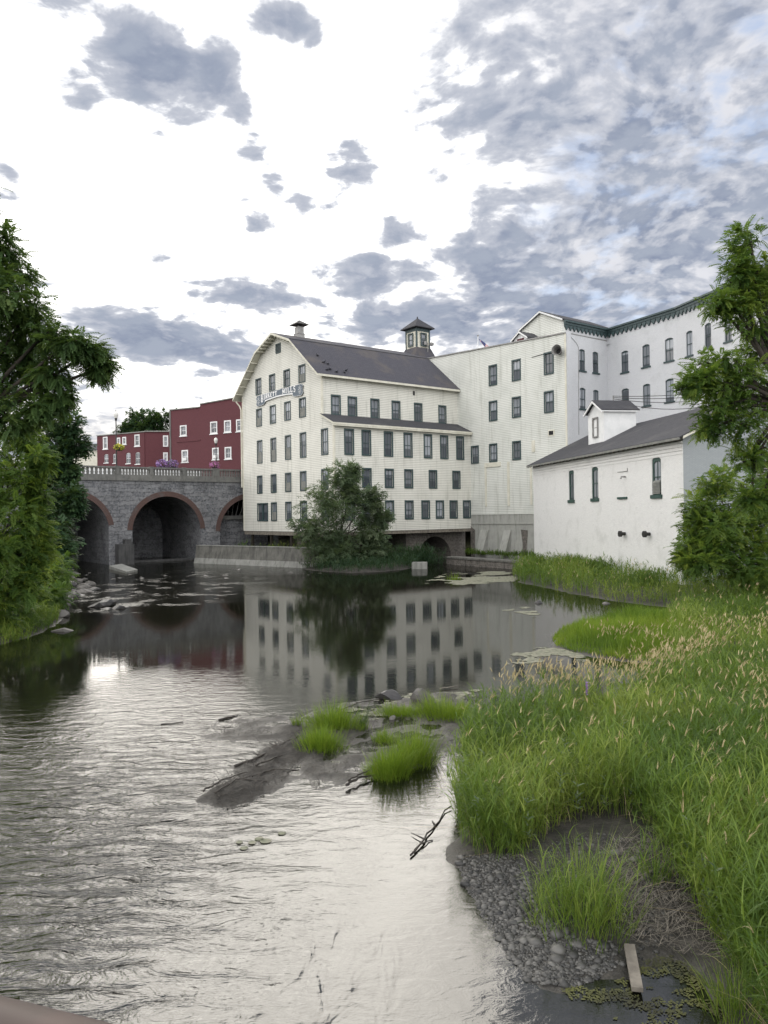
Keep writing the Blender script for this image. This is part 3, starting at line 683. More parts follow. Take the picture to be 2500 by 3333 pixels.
# roof ventilator
vs = 2.95; vc = Vector(RP(SC, ZR, vs))
def ringbox(mb, c, h0, h1, w0, w1, ang=WA.a):
    b = []
    for h, w_ in ((h0, w0), (h1, w1)):
        for sx_, sy_ in ((-1, -1), (1, -1), (1, 1), (-1, 1)):
            x, y = sx_ * w_ / 2, sy_ * w_ / 2
            b.append((c.x + x * math.cos(ang) - y * math.sin(ang), c.y + x * math.sin(ang) + y * math.cos(ang), c.z + h))
    mb.hexa(b)
m = MB(); ringbox(m, vc, -.9, .45, .98, .98); ringbox(m, vc, .45, .55, 1.08, 1.0); ringbox(m, vc, .55, 1.3, .84, .84); ringbox(m, vc, 1.3, 1.42, .6, .6)
vn = m.build('roof_ventilator', MT['trim_cream'] if False else MT['galv'], mill)
m = MB(); ringbox(m, vc, 1.55, 1.62, 1.75, 1.75); ringbox(m, vc, 1.62, 2.2, 1.75, .05); ringbox(m, vc, 1.4, 1.56, .5, .5); m.build('vent_hood', MT['metal'], vn)
m = MB(); m.tube([vc + Vector((0, 0, 2.15)), vc + Vector((0, 0, 3.0))], .02, 5); m.build('lightning_rod', MT['metal'], vn)
# cupola
cc = Vector(RP(SC, ZR, 21.6))
m = MB(); ringbox(m, cc, -1.2, .85, 4.1, 2.5); cs = m.build('cupola_base', MT['slate'], mill)
m = MB(); ringbox(m, cc, .85, 3.55, 2.25, 2.25); cup = m.build('cupola', MT['trim_cream'], mill)
m = MB()
for sx_ in (-1, 1):
    for sy_ in (-1, 1):
        o_ = Vector((sx_ * 1.1 * math.cos(WA.a) - sy_ * 1.1 * math.sin(WA.a), sx_ * 1.1 * math.sin(WA.a) + sy_ * 1.1 * math.cos(WA.a), 0)); ringbox(m, cc + o_, .86, 3.5, .2, .2)
ringbox(m, cc, 3.05, 3.5, 2.33, 2.33); m.build('cupola_corner_post', MT['teal'], cup)
m = MB(); ringbox(m, cc, 3.5, 3.6, 3.35, 3.35); ringbox(m, cc, 3.6, 5.05, 3.35, .12); ringbox(m, cc, 5.05, 5.3, .14, .1); m.build('cupola_roof', MT['slate2'], cup)
for W_ in (Wall((cc.x + WA.n.x * 1.13 - WA.d.x * 1.12, cc.y + WA.n.y * 1.13 - WA.d.y * 1.12), WA.d), Wall((cc.x + WBL.n.x * 1.13 - WBL.d.x * 1.12, cc.y + WBL.n.y * 1.13 - WBL.d.y * 1.12), WBL.d)):
    put_window(W_, (.6, 1.65, cc.z + 1.05, cc.z + 2.85), mill, 'sash', .13, o=.15)
m = MB()                                              # aerial cluster bolted to the cupola skirt
ap = Vector(WBL.at(0, 0, 0)); q = Vector((cc.x + WBL.n.x * 1.45 + WBL.d.x * .55, cc.y + WBL.n.y * 1.45 + WBL.d.y * .55, cc.z + .3))
m.tube([q, q + Vector((0, 0, 1.4))], .05, 6); m.tube([q + Vector((-.5, 0, .8)), q + Vector((.6, 0, .95))], .04, 5)
m.lathe(q + Vector((.5, -.1, .8)), [(.05, 0), (.3, .1), (.34, .35), (.05, .5)], 10); m.lathe(q + Vector((-.35, -.1, .9)), [(.05, 0), (.22, .05), (.22, .5), (.05, .55)], 8)
m.build('aerial', MT['galv'], cup)

# sign with the mill's name
sgn = thing('name_sign', 'blue-grey sign board with white lettering hung between the top window rows of the cream gable', 'sign', WA.at(9, 20, .1))
sL, zLt = WA.px(837, 1288); _, zLb = WA.px(840, 1320); sR, zRt = WA.px(989, 1252); _, zRb = WA.px(988, 1288)
zt_, zb_ = (zLt + zRt) / 2, (zLb + zRb) / 2; wS = sR - sL; hS = zt_ - zb_
def bend(t): return 0.16 * (1 - (2 * t - 1) ** 2)
outl = [(0.0, .18), (.03, -.02), (.16, .02), (.19, .10)] + [(t, .14 + bend(t) * 2.3) for t in np.linspace(.22, .78, 9)] + [(.81, .10), (.84, .02), (.97, -.02), (1.0, .18), (.985, .5), (1.0, .82), (.97, 1.02), (.6, 1.05), (.57, 1.12), (.53, 1.06), (.47, 1.06), (.43, 1.12), (.40, 1.05), (.03, 1.02), (0.0, .82), (.015, .5)]
pts2 = [(sL + t * wS, zb_ + f * hS) for t, f in outl]
m = MB(); WA.panel(m, pts2, o=.14)
for p, q in zip(pts2, pts2[1:] + pts2[:1]): m.face([WA.at(*p, .05), WA.at(*q, .05), WA.at(*q, .14), WA.at(*p, .14)])
m.build('board', MT['sign'], sgn)
def ribbon(mb, pts, wd, o=.155):
    for (a, b) in zip(pts, pts[1:]):
        d = Vector((b[0] - a[0], b[1] - a[1])).normalized(); n = Vector((-d.y, d.x)) * wd / 2
        mb.face([WA.at(a[0] - n.x, a[1] - n.y, o), WA.at(b[0] - n.x, b[1] - n.y, o), WA.at(b[0] + n.x, b[1] + n.y, o), WA.at(a[0] + n.x, a[1] + n.y, o)])
m = MB()
ribbon(m, [(sL + t * wS, zb_ + hS * (.09 + bend(t) * 2.3)) for t in np.linspace(.2, .8, 13)], .16, .16)
ribbon(m, pts2 + pts2[:1], .035, .156)
m.build('border', MT['white'], sgn)
ARC = lambda cx, cy, rx, ry, a0, a1, n=7: [(cx + rx * math.cos(R(a0 + (a1 - a0) * i / n)), cy + ry * math.sin(R(a0 + (a1 - a0) * i / n))) for i in range(n + 1)]
GL = {'B': [('t', [(.18, 0), (.18, 1)]), ('n', [(.18, 1), (.5, 1)]), ('m', ARC(.48, .76, .28, .23, 90, -90)), ('n', [(.18, .52), (.5, .52)]), ('m', ARC(.5, .27, .34, .26, 90, -90)), ('n', [(.18, .02), (.5, .02)])],
      'I': [('t', [(.5, 0), (.5, 1)]), ('n', [(.25, .03), (.75, .03)]), ('n', [(.25, .97), (.75, .97)])],
      'R': [('t', [(.18, 0), (.18, 1)]), ('n', [(.18, .97), (.5, .97)]), ('m', ARC(.48, .74, .3, .24, 90, -90)), ('n', [(.18, .5), (.5, .5)]), ('m', [(.45, .5), (.85, 0)]), ('n', [(.02, .03), (.36, .03)])],
      'K': [('t', [(.18, 0), (.18, 1)]), ('n', [(.18, .4), (.8, 1)]), ('m', [(.4, .58), (.88, 0)]), ('n', [(.02, .03), (.36, .03)]), ('n', [(.02, .97), (.36, .97)])],
      'E': [('t', [(.2, 0), (.2, 1)]), ('n', [(.2, .97), (.82, .97)]), ('n', [(.2, .52), (.65, .52)]), ('n', [(.2, .03), (.86, .03)]), ('n', [(.8, .97), (.8, .8)]), ('n', [(.84, .03), (.84, .22)])],
      'T': [('t', [(.5, 0), (.5, 1)]), ('n', [(.08, .96), (.92, .96)]), ('n', [(.1, .96), (.1, .76)]), ('n', [(.9, .96), (.9, .76)]), ('n', [(.3, .03), (.7, .03)])],
      'M': [('n', [(.1, 0), (.14, 1)]), ('m', [(.14, 1), (.5, .15)]), ('n', [(.5, .15), (.84, 1)]), ('t', [(.86, 0), (.86, 1)]), ('n', [(0, .03), (.24, .03)])],
      'L': [('t', [(.22, 0), (.22, 1)]), ('n', [(.22, .03), (.86, .03)]), ('n', [(.83, .03), (.83, .28)]), ('n', [(.05, .97), (.4, .97)])],
      'S': [('m', ARC(.5, .74, .3, .24, 20, 180) + ARC(.5, .74, .3, .22, 180, 255, 3) + ARC(.5, .26, .3, .26, 75, 0, 3) + ARC(.5, .26, .3, .25, 0, -160))]}
m = MB(); t = .125
for word, t0, t1 in (('BIRKETT', .115, .475), ('MILLS', .585, .865)):
    adv = (t1 - t0) / len(word)
    for i, ch in enumerate(word):
        ta = t0 + adv * i; tc = ta + adv / 2; cw = adv * .92 * wS; hh = hS * (.58 if not (i == 0 and ch == 'B') else .66)
        zb2 = zb_ + hS * (.29 + bend(tc) * 2.0 - (.14 if i == 0 and ch == 'B' else 0))
        hh = min(hh, zb_ + hS * .98 - zb2)
        for k, (kind, pl) in enumerate(GL[ch]):
            ribbon(m, [(sL + ta * wS + x * cw, zb2 + y * hh) for x, y in pl], {'t': .2, 'm': .16, 'n': .1}[kind], .157 + .0006 * k + .004 * (i % 2))
m.build('lettering', MT['white'], sgn)
m = MB()
for tx, sg in ((.055, 1), (.94, -1)):
    for i in range(9):
        a = i * 40 + 10; x0, z0 = sL + tx * wS, zb_ + hS * .5
        ribbon(m, [(x0 + .1 * math.cos(R(a)), z0 + .14 * math.sin(R(a))), (x0 + .34 * math.cos(R(a)), z0 + .5 * math.sin(R(a)))], .05, .157 + .0005 * i)
m.build('flower_ornament', MT['white'], sgn)

# pigeons on the slope of the roof
def roof_point(u, v):
    """where a sight line meets the lower east slope of the gambrel roof"""
    X, Z = pix_dir(u, v); a = Vector(RP(SU - 5.38, ZK + th, 0)); b = Vector(RP(SU + .62, ZE - .5 + th, 0)); e = Vector(RP(SU - 5.38, ZK + th, 10))
    n = (b - a).cross(e - a); d = Vector((X, 1, Z)); o_ = Vector((0, 0, H)); return o_ + d * ((a - o_).dot(n) / d.dot(n))
def pigeon(u, v, yaw, label):
    p = roof_point(u, v); pg = thing('pigeon', label, 'pigeon', p, 'pigeons on the mill roof')
    me = MB(); c, s = math.cos(yaw), math.sin(yaw)
    def loc(x, z): return p + Vector((x * c, x * s, z))
    me.tube([loc(-.26, .12), loc(-.16, .14), loc(-.04, .17), loc(.08, .21), loc(.14, .28), loc(.17, .36), loc(.22, .39), loc(.27, .375)], [.02, .06, .105, .10, .06, .05, .055, .01], 8)
    me.build('body', MT['feather'], pg, True)
    for sd in (-1, 1):
        wm = MB(); q = Vector((-s, c, 0)) * .09 * sd
        wm.tube([loc(.08, .22) + q, loc(-.06, .19) + q * 1.15, loc(-.24, .12) + q * .7], [.03, .06, .01], 6); wm.build('wing', MT['feather'], pg, True)
        lg = MB(); lg.tube([loc(0, .1) + q * .5, loc(.01, -.03) + q * .5], .015, 5); lg.build('leg', MT['metal'], pg)
for (u, v, yaw, lb) in [(1034, 1160, 2.4, 'dark pigeon highest up on the grey roof slope'), (1055, 1182, .5, 'dark pigeon left of the close pair midway down the roof slope'), (1068, 1187, 1.5, 'dark pigeon right of the close pair midway down the roof slope'),
                        (1066, 1207, .2, 'dark pigeon at the left of the huddle just above the eave'), (1074, 1205, 2.9, 'dark pigeon at the right of the huddle just above the eave'), (1096, 1213, .8, 'lone dark pigeon perched low on the eave edge'),
                        (1122, 1215, 2.0, 'dark pigeon sitting lowest beside the rightmost bird'), (1127, 1209, .3, 'rightmost dark pigeon on the grey roof slope')]: pigeon(u, v, yaw, lb)

# ------------------------------------------------------------------ clapboard wing
wing = thing('mill_wing', 'tall pale clapboard wing standing at right angles to the gambrel mill on a stucco foundation', 'mill wing', WC.at(24, 5.3))
ZC0, ZC1, ZCb = 25.75, 24.55, 5.3
topC = lambda s: ZC0 + (ZC1 - ZC0) * s / 23.95
rowsC = [[(c2, (1298, 1390, 622, 848)), (c2, (1548, 1645, 560, 795)), (c3, (252, 315, 318, 455))], [(c2, (1300, 1392, 1010, 1230)), (c2, (1550, 1646, 965, 1192)), (c3, (253, 316, 557, 695))],
         [(c2, (1107, 1192, 1495, 1690)), (c2, (1305, 1390, 1470, 1675)), (c2, (1552, 1648, 1440, 1648))]]
hc = []
for rs in rowsC:
    for r in fix([WC.rect(c, q) for c, q in rs]): hc.append(put_window(WC, r, wing, 'sash', 0.15))
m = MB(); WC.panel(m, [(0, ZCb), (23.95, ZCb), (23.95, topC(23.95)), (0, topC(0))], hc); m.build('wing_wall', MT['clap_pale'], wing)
m = MB(); WC.box(m, 0, 23.9, 0, .01, 0, .01); m = MB()
a = [WC.at(-.1, topC(0) + .0, .12), WC.at(23.95, topC(23.95) + .0, .12), WC.at(23.95, topC(23.95), -14), WC.at(-.1, topC(0), -14)]
m.hexa(a + [Vector(p) + Vector((0, 0, .13)) for p in a]); m.build('wing_roof', MT['galv'], wing)
m = MB()
WC.box(m, 23.77, 23.99, ZCb, topC(24) - .03, 0, .05)
for s, z0, z1 in ((None, 0, 0),): pass
def cbox(mb, crop, r, o1, o0=0.0): WC.box(mb, *WC.rect(crop, r), o0, o1)
m.build('corner_board', MT['trim_cream'], wing)
for cr, r in ((c5, (1140, 1298, 168, 210)), (c5, (1145, 1160, 212, 600)), (c5, (1366, 1386, 160, 592)), (c5, (1590, 1606, 190, 580)), (c3, (178, 196, 875, 948))):
    m = MB(); cbox(m, cr, r, .09); m.build('batten', MT['trim_cream'], wing)
m = MB(); cbox(m, c3, (279, 319, 808, 846), .05); vb = m.build('wall_vent', MT['trim_cream'], wing); m = MB(); cbox(m, c3, (285, 313, 815, 840), .062); m.build('vent_grille', MT['dark'], vb)
m = MB(); q = Vector(WC.at(*WC.px(1640 + 350 / 1.929, 980 + 318 / 1.929), .0)); n3 = Vector((WC.n.x, WC.n.y, .1)).normalized()
ht = (n3 + Vector((0.15, -.35, 0))).normalized()
m.tube([q, q + ht * .16, q + ht * .17, q + ht * .6, q + ht * .85], [.34, .35, .28, .42, .58], 16, False); m.tube([q - ht * .01, q + ht * .08], [.34, .34], 16)
hood = m.build('exhaust_hood', MT['galv'], wing); m = MB(); m.tube([q + ht * .2, q + ht * .22], [.275, .275], 16); m.build('hood_interior', MT['dark'], hood)
m = MB(); a = WC.px(1640 + 178 / 1.929, 980 + 352 / 1.929); b = WC.px(1640 + 250 / 1.929, 980 + 332 / 1.929); m.tube([WC.at(*a, .05), WC.at(*b, .06)], .03, 5); m.build('cable_run', MT['metal'], wing)
# stucco foundation of the wing
m = MB(); WC.panel(m, [(9, -.5), (23.9, -.5), (23.9, ZCb), (9, ZCb)], o=.12); WC.box(m, 9.0, 23.9, ZCb - .06, ZCb - .003, .0, .16); m.build('stucco_foundation', MT['stucco'], wing)
m = MB(); s0, z1 = WC.px(1205 + 0, 1704)
za = WC.px(1640, 1450 + 765 / 3.016)[1]; WC.box(m, 9.05, 23.8, za - .08, za + .05, .12, .2); m.build('water_table', MT['stucco'], wing)
for xs in ((1115, 1190, 1105, 1170), (1345, 1412, 1330, 1395)):
    m = MB(); zt2 = WC.px(1600, 1450 + 830 / 3.016)[1]; zb2 = WC.px(1600, 1450 + 1050 / 3.016)[1]
    s_ = [WC.px(1200 + x / 3.016, 1780)[0] for x in xs]
    m.hexa([WC.at(s_[2], zb2, .95), WC.at(s_[3], zb2, .95), WC.at(s_[3], zb2, .12), WC.at(s_[2], zb2, .12), WC.at(s_[0], zt2, .25), WC.at(s_[1], zt2, .25), WC.at(s_[1], zt2, .12), WC.at(s_[0], zt2, .12)])
    m.build('buttress', MT['stucco'], wing)
m = MB(); s_ = [WC.px(1200 + x / 3.016, 1780)[0] for x in (1500, 1520, 1575, 1555)]
WC.panel(m, [(s_[1], zb2), (s_[3], zb2), (s_[2], zt2), (s_[0] + .05, zt2 + .1), (s_[0] + .3, (zb2 + zt2) / 2)], o=.14); m.build('exposed_brick', MT['fstone'], wing)
# left strip of bare stone at the corner
m = MB(); s_ = [WC.px(1200 + x / 3.016, 1780)[0] for x in (1012, 1055)]; WC.panel(m, [(s_[0], -.5), (s_[1] - .1, -.5), (s_[1], 3.4), (s_[0], 3.9)], o=.15); m.build('bare_stone', MT['fstone'], wing)
# gabled penthouses on the roof
def penthouse(W_, s0, s1, sp, zb, ze, zp, run, parent, nm):
    m = MB(); W_.panel(m, [(s0, zb), (s1, zb), (s1, ze), (sp, zp), (s0, ze)])
    m.face([W_.at(s1, zb, 0), W_.at(s1, zb, -run), W_.at(s1, ze, -run), W_.at(s1, ze, 0)]); m.face([W_.at(s0, zb, -run), W_.at(s0, zb, 0), W_.at(s0, ze, 0), W_.at(s0, ze, -run)])
    b = m.build(nm, MT['white'] if nm != 'penthouse' else MT['clap_pale'], parent); m = MB(); e = .3
    for sa, sb in ((s0 - e, sp), (s1 + e, sp)):
        zz0 = ze - e * (zp - ze) / (sp - s0) if sa < sp else ze - e * (zp - ze) / (s1 - sp)
        q = [W_.at(sa, zz0, e), W_.at(sb, zp, e), W_.at(sb, zp, -run), W_.at(sa, zz0, -run)]
        if sa > sp: q = q[::-1]
        m.hexa(q + [Vector(p) + Vector((0, 0, .14)) for p in q])
    m.build(nm + '_roof', MT['slate2'], b)
    m = MB()
    for sa, sb in ((s0 - e, sp), (s1 + e, sp)):
        zz0 = ze - e * (zp - ze) / (sp - s0) if sa < sp else ze - e * (zp - ze) / (s1 - sp)
        q = [W_.at(sa, zz0 - .1, e + .005), W_.at(sb, zp - .1, e + .005), W_.at(sb, zp - .1, e - .05), W_.at(sa, zz0 - .1, e - .05)]
        if sa > sp: q = q[::-1]
        m.hexa(q + [Vector(p) + Vector((0, 0, .2)) for p in q])
    m.build('barge_board', MT['white'], b); return b
WC3 = WC.off(-3.5)
s0, ze = WC3.px(1640 + 112 / 1.929, 980 + 178 / 1.929); s1, ze2 = WC3.px(1640 + 365 / 1.929, 980 + 112 / 1.929); sp, zp = WC3.px(1640 + 238 / 1.929, 980 + 68 / 1.929)
penthouse(WC3, s0, s1, (s0 + s1) / 2, 24.0, (ze + ze2) / 2, zp, 9, wing, 'penthouse')
WC4 = WC.off(-1.2)
s0, ze = WC4.px(1640 + 66 / 1.929, 980 + 240 / 1.929); s1, ze2 = WC4.px(1640 + 145 / 1.929, 980 + 222 / 1.929); sp, zp = WC4.px(1640 + 103 / 1.929, 980 + 196 / 1.929)
dm = penthouse(WC4, s0, s1, (s0 + s1) / 2, 24.0, (ze + ze2) / 2, zp, 2.2, wing, 'roof_dormer')
m = MB(); WC4.box(m, *WC4.rect(c3, (84, 128, 234, 268)), 0, .03); m.build('dormer_louver', MT['rbrick'], dm)

# ------------------------------------------------------------------ brick mill behind
brick = thing('brick_mill', 'tall pale bluish painted-brick mill block with a dark green saw-tooth cornice', 'brick mill', WD.at(0, 1))
ZT = 25.75
def arched(W_, specs, o=0.0, trim=.0, mat=None, glass='pane', sill=.16):
    hs = []
    for cr, q in specs: hs.append(put_window(W_, W_.rect(cr, q), brick, 'arch', trim, mat, glass, sill))
    return hs
hd = arched(WD, [(c3, (475, 512, 300, 436)), (c3, (560, 595, 318, 450)), (c3, (478, 515, 543, 676)), (c3, (563, 598, 556, 690))])
he = arched(WE1, [(c3, (738, 783, 310, 446)), (c3, (870, 918, 272, 411)), (c3, (1013, 1066, 230, 375)), (c3, (740, 787, 548, 680)), (c3, (873, 921, 518, 656)), (c3, (1016, 1068, 487, 631))])
hf = arched(WE2, [(c3, (1146, 1186, 185, 342)), (c3, (1262, 1304, 138, 290)), (c3, (1388, 1432, 92, 250)), (c3, (1528, 1576, 40, 205)), (c3, (1148, 1188, 455, 604)), (c3, (1265, 1308, 420, 565)), (c3, (1390, 1435, 385, 535)), (c3, (1540, 1588, 325, 490))])
m = MB(); WD.panel(m, [(0, 3), (7.1, 3), (7.1, ZT), (0, ZT)], hd); m.build('return_wall', MT['ebrick'], brick)
m = MB(); WE1.panel(m, [(0, 3), (9.96, 3), (9.96, ZT), (0, ZT)], he); m.build('long_wall', MT['ebrick'], brick)
m = MB(); WE2.panel(m, [(0, 3), (30, 3), (30, ZT), (0, ZT)], hf); m.build('bent_wall', MT['ebrick'], brick)
m = MB(); q = [(*WD.at(.3, 0, -.3)[:2], ZT - 1.6), (*WD.at(7.1, 0)[:2], ZT - 1.6), (*WE1.at(9.96, 0)[:2], ZT - 1.6), (*WE2.at(30, 0)[:2], ZT - 1.6), (*WE2.at(30, 0, -14)[:2], ZT - 1.6), (*WD.at(7.1, 0, -12)[:2], ZT - 1.6)]
m.face(q); m.build('flat_roof', MT['slate2'], brick)
m = MB()
for W_, s0, s1 in ((WD, -.3, 7.0), (WE1, .1, 9.9), (WE2, 0, 30)):
    W_.box(m, s0, s1, ZT - .28, ZT - .02, 0, .22); W_.box(m, s0, s1, ZT - .02, ZT + .16, 0, .36)
    n_ = int((s1 - s0) / .62)
    for i in range(n_):
        a = s0 + (s1 - s0) * i / n_; b = s0 + (s1 - s0) * (i + 1) / n_; c = (a + b) / 2; zb2 = ZT - .88
        f = [W_.at(a + .02, ZT - .28, .16), W_.at(a + .06, ZT - .5, .16), W_.at(c, zb2, .16), W_.at(b - .06, ZT - .5, .16), W_.at(b - .02, ZT - .28, .16)]
        k = [Vector(p) - Vector((W_.n.x, W_.n.y, 0)) * .155 for p in f]
        m.face(f)
        for i2 in range(4): m.face([k[i2], k[i2 + 1], f[i2 + 1], f[i2]])
m.build('cornice', MT['teal'], brick)
m = MB(); WD.box(m, 0.03, .75, 8, ZT - .95, 0, .12); m.build('corner_pilaster', MT['ebrick'], brick)
m = MB(); pl = [WD.px(1640 + x / 1.929, 980 + y / 1.929) for x, y in ((400, 200), (430, 235), (455, 262), (468, 290), (470, 840))]
m.tube([WD.at(*p, .04) for p in pl], .022, 5); m.build('cable_run', MT['galv'], brick)

# ------------------------------------------------------------------ white brick annex
annex = thing('brick_annex', 'low white painted-brick annex with arched windows and a grey pitched roof', 'annex', WF.at(14, 1))
ZF, WID, RISE = 10.15, 6.0, 0.47
def FR(s, w_, dz=0.0): return WF.at(s, ZF + .22 + w_ * RISE + dz, -w_)
hF = []
for q, k in (((408, 441, 538, 728), 0), ((552, 593, 515, 718), 1), ((930, 988, 457, 695), 2)):
    hF.append(put_window(WF, WF.rect(c6, q), annex, 'arch', 0, MT['green'], 'pane', .26, reveal=.3))
m = MB(); WF.panel(m, [(0, -.3), (28.05, -.3), (28.05, ZF), (0, ZF)], hF, .3); m.build('front_wall', MT['wbrick'], annex)
for s0, s1, z0, z1 in [WF.rect(c6, q) for q in ((408, 441, 538, 728), (552, 593, 515, 718), (930, 988, 457, 695))]:
    a = arch_pts(s0, s1, z0, z1, (s1 - s0) * .16); b = arch_pts(s0 + .16, s1 - .16, z0, z1 - .3, (s1 - s0) * .12)
    m = MB()
    for i in range(1, len(a)):
        j = (i + 1) % len(a)
        m.face([WF.at(*a[i], -.06), WF.at(*a[j], -.06), WF.at(*b[j], -.06), WF.at(*b[i], -.06)]); m.face([WF.at(*b[i], -.06), WF.at(*b[j], -.06), WF.at(*b[j], -.16), WF.at(*b[i], -.16)])
    m.build('arched_frame', MT['green'], annex)
m = MB(); s0, s1, z0, z1 = WF.rect(c6, (938, 982, 612, 690))
for i in range(8):
    z = z0 + (z1 - z0) * i / 8; q = [WF.at(s0, z, .05), WF.at(s1, z, .05), WF.at(s1, z + .16, -.06), WF.at(s0, z + .16, -.06)]; m.hexa(q + [Vector(p) + Vector((0, 0, .03)) for p in q])
m.build('window_louver', MT['board'], annex)
m = MB(); WF.panel(m, [(0, 0), (.01, 0), (.01, .01), (0, .01)]); m = MB()
zg = ZF + WID * RISE
WG.panel(m, [(0, -.3), (2 * WID, -.3), (2 * WID, ZF), (WID, zg), (0, ZF)]); m.build('end_wall', MT['gbrick'], annex)
WGl = Wall(WF.at(0, 0, -2 * WID)[:2], -Vector(WG.d)); m = MB(); WGl.panel(m, [(0, -.3), (2 * WID, -.3), (2 * WID, ZF), (WID, zg), (0, ZF)]); m.build('far_end_wall', MT['wbrick'], annex)
m = MB(); e = -.55
for a, b in ((e, WID), (2 * WID - e, WID)):
    za = ZF + .22 + (a if a < WID else 2 * WID - a) * RISE; zb2 = ZF + .22 + WID * RISE
    q = [WF.at(-.35, za, -a), WF.at(28.6, za, -a), WF.at(28.6, zb2, -b), WF.at(-.35, zb2, -b)]
    if a > b: q = q[::-1]
    q2 = [Vector(p) + Vector((0, 0, .1)) for p in q]
    m.face(q2, [(0, 0), (29, 0), (29, 7.2), (0, 7.2)])
    for i in range(4): m.face([q[i], q[(i + 1) % 4], q2[(i + 1) % 4], q2[i]])
    m.face(q[::-1])
m.build('annex_roof', MT['slate2'], annex)
m = MB(); WF.box(m, -.3, 28.6, ZF - .14, ZF + .02, .52, .60)
m.build('eaves_board', MT['board'], annex)
m = MB(); n_ = 38
for i in range(n_): s = -.2 + 28.4 * i / (n_ - 1); q = [WF.at(s - .05, ZF - .20, .5), WF.at(s + .05, ZF - .20, .5), WF.at(s + .05, ZF + .02, 0), WF.at(s - .05, ZF + .02, 0)]; m.hexa(q + [Vector(p) + Vector((0, 0, .17)) for p in q])
m.build('rafter_tails', MT['wood'], annex)
m = MB()
for k in range(4): WF.box(m, .02, 28.0, ZF - .30 - .24 * k, ZF - .18 - .24 * k, 0, .10 - .024 * k)
m.build('corbel_course', MT['wbrick'], annex)
m = MB()
q = [WG.at(-.3, ZF + .07 - .14, .58), WG.at(WID, zg + .18, .58), WG.at(WID, zg + .18, .50), WG.at(-.3, ZF + .07 - .14, .5)]; m.hexa(q + [Vector(p) + Vector((0, 0, .16)) for p in q]); m.build('barge_board', MT['trim_cream'], annex)
m = MB(); WF.box(m, *WF.rect(c6, (717, 776, 709, 722)), 0, .1); m.build('bare_sill', MT['green'], annex)
for (x, y) in ((762, 940), (917, 942)):
    m = MB(); q = Vector(WF.at(*WF.px(1640 + x / 1.929, 1250 + y / 1.929), 0)); n3 = Vector((WF.n.x, WF.n.y, 0)); m.tube([q, q + n3 * .3, q + n3 * .32, q + n3 * .5], [.13, .13, .24, .24], 10); m.build('drain_pipe', MT['metal'], annex)
m = MB(); q = Vector(WF.at(*WF.px(1640 + 765 / 1.929, 1250 + 582 / 1.929), 0)); m.tube([q, q + n3 * .35, q + n3 * .4 + Vector((0, 0, -.15))], [.06, .06, .09], 8); a = WF.px(1640 + 717 / 1.929, 1250 + 553 / 1.929); b = WF.px(1640 + 778 / 1.929, 1250 + 547 / 1.929)
m.tube([WF.at(*a, .03), WF.at(*b, .03), WF.at(b[0], b[1] + .25, .03)], .03, 5); m.build('wall_bracket', MT['galv'], annex)
m = MB(); WG.box(m, 5.2, 6.4, 6.6, 8.6, 0, .06); lv2 = m.build('end_vent', MT['galv'], annex); m = MB()
for i in range(10): WG.box(m, 5.28, 6.32, 6.68 + .19 * i, 6.77 + .19 * i, .06, .09)
m.build('vent_slats', MT['dark'], lv2)
# dormer on the annex roof
def roofF(u, v):
    X, Z = pix_dir(u, v); a, b, c = (Vector(p) for p in (FR(0, 0, .1), FR(10, 0, .1), FR(0, 5, .1))); n = (b - a).cross(c - a); d = Vector((X, 1, Z)); o_ = Vector((0, 0, H)); return o_ + d * ((a - o_).dot(n) / d.dot(n))
pA = roofF(1640 + 630 / 1.929, 1250 + 360 / 1.929); pB = roofF(1640 + 527 / 1.929, 1250 + 384 / 1.929)
def sw(p): q = Vector((p.x, p.y)) - WF.p; return q.dot(WF.d), -q.dot(WF.n)
sA, wA = sw(pA); sB, wB = sw(pB)
WDm = WF.off(-wA); zeD = WDm.px(1640 + 630 / 1.929, 1250 + 158 / 1.929)[1]; s0, s1 = sB, sA
if s1 - s0 < 1.2: s0 = s1 - 2.2
m = MB(); WDm.panel(m, [(s0, pA.z - .4), (s1, pA.z - .02), (s1, zeD), ((s0 + s1) / 2, zeD + (s1 - s0) * .28), (s0, zeD)]); run = Wall(WDm.at(s1, 0)[:2], -WDm.n).px(2070, 1335)[0]; zr_ = pA.z + run * RISE
m.face([WDm.at(s1, pA.z - .05, 0), WDm.at(s1, zr_ - .05, -run), WDm.at(s1, zeD, -run), WDm.at(s1, zeD, 0)]); m.face([WDm.at(s0, pA.z - .05, 0), WDm.at(s0, zeD, 0), WDm.at(s0, zeD, -run), WDm.at(s0, zr_ - .05, -run)])
m.face([WDm.at(s1, zr_ - .3, -run), WDm.at(s0, zr_ - .3, -run), WDm.at(s0, zeD, -run), WDm.at((s0 + s1) / 2, zeD + (s1 - s0) * .28, -run), WDm.at(s1, zeD, -run)])
dormer = m.build('dormer', MT['white'], annex)
m = MB(); cm = (s0 + s1) / 2; zp = zeD + (s1 - s0) * .28
for sa in (s0 - .25, s1 + .25):
    z_ = zeD - .14; q = [WDm.at(sa, z_, .35), WDm.at(cm, zp, .35), WDm.at(cm, zp, -run - .25), WDm.at(sa, z_, -run - .25)]
    if sa > cm: q = q[::-1]
    m.hexa([Vector(p) + Vector((0, 0, .04)) for p in q] + [Vector(p) + Vector((0, 0, .14)) for p in q])
m.build('dormer_roof', MT['slate2'], dormer)
m = MB()
for sa in (s0 - .25, s1 + .25):
    z_ = zeD - .14; q = [WDm.at(sa, z_ - .12, .36), WDm.at(cm, zp - .12, .36), WDm.at(cm, zp - .12, .28), WDm.at(sa, z_ - .12, .28)]
    if sa > cm: q = q[::-1]
    m.hexa(q + [Vector(p) + Vector((0, 0, .2)) for p in q])
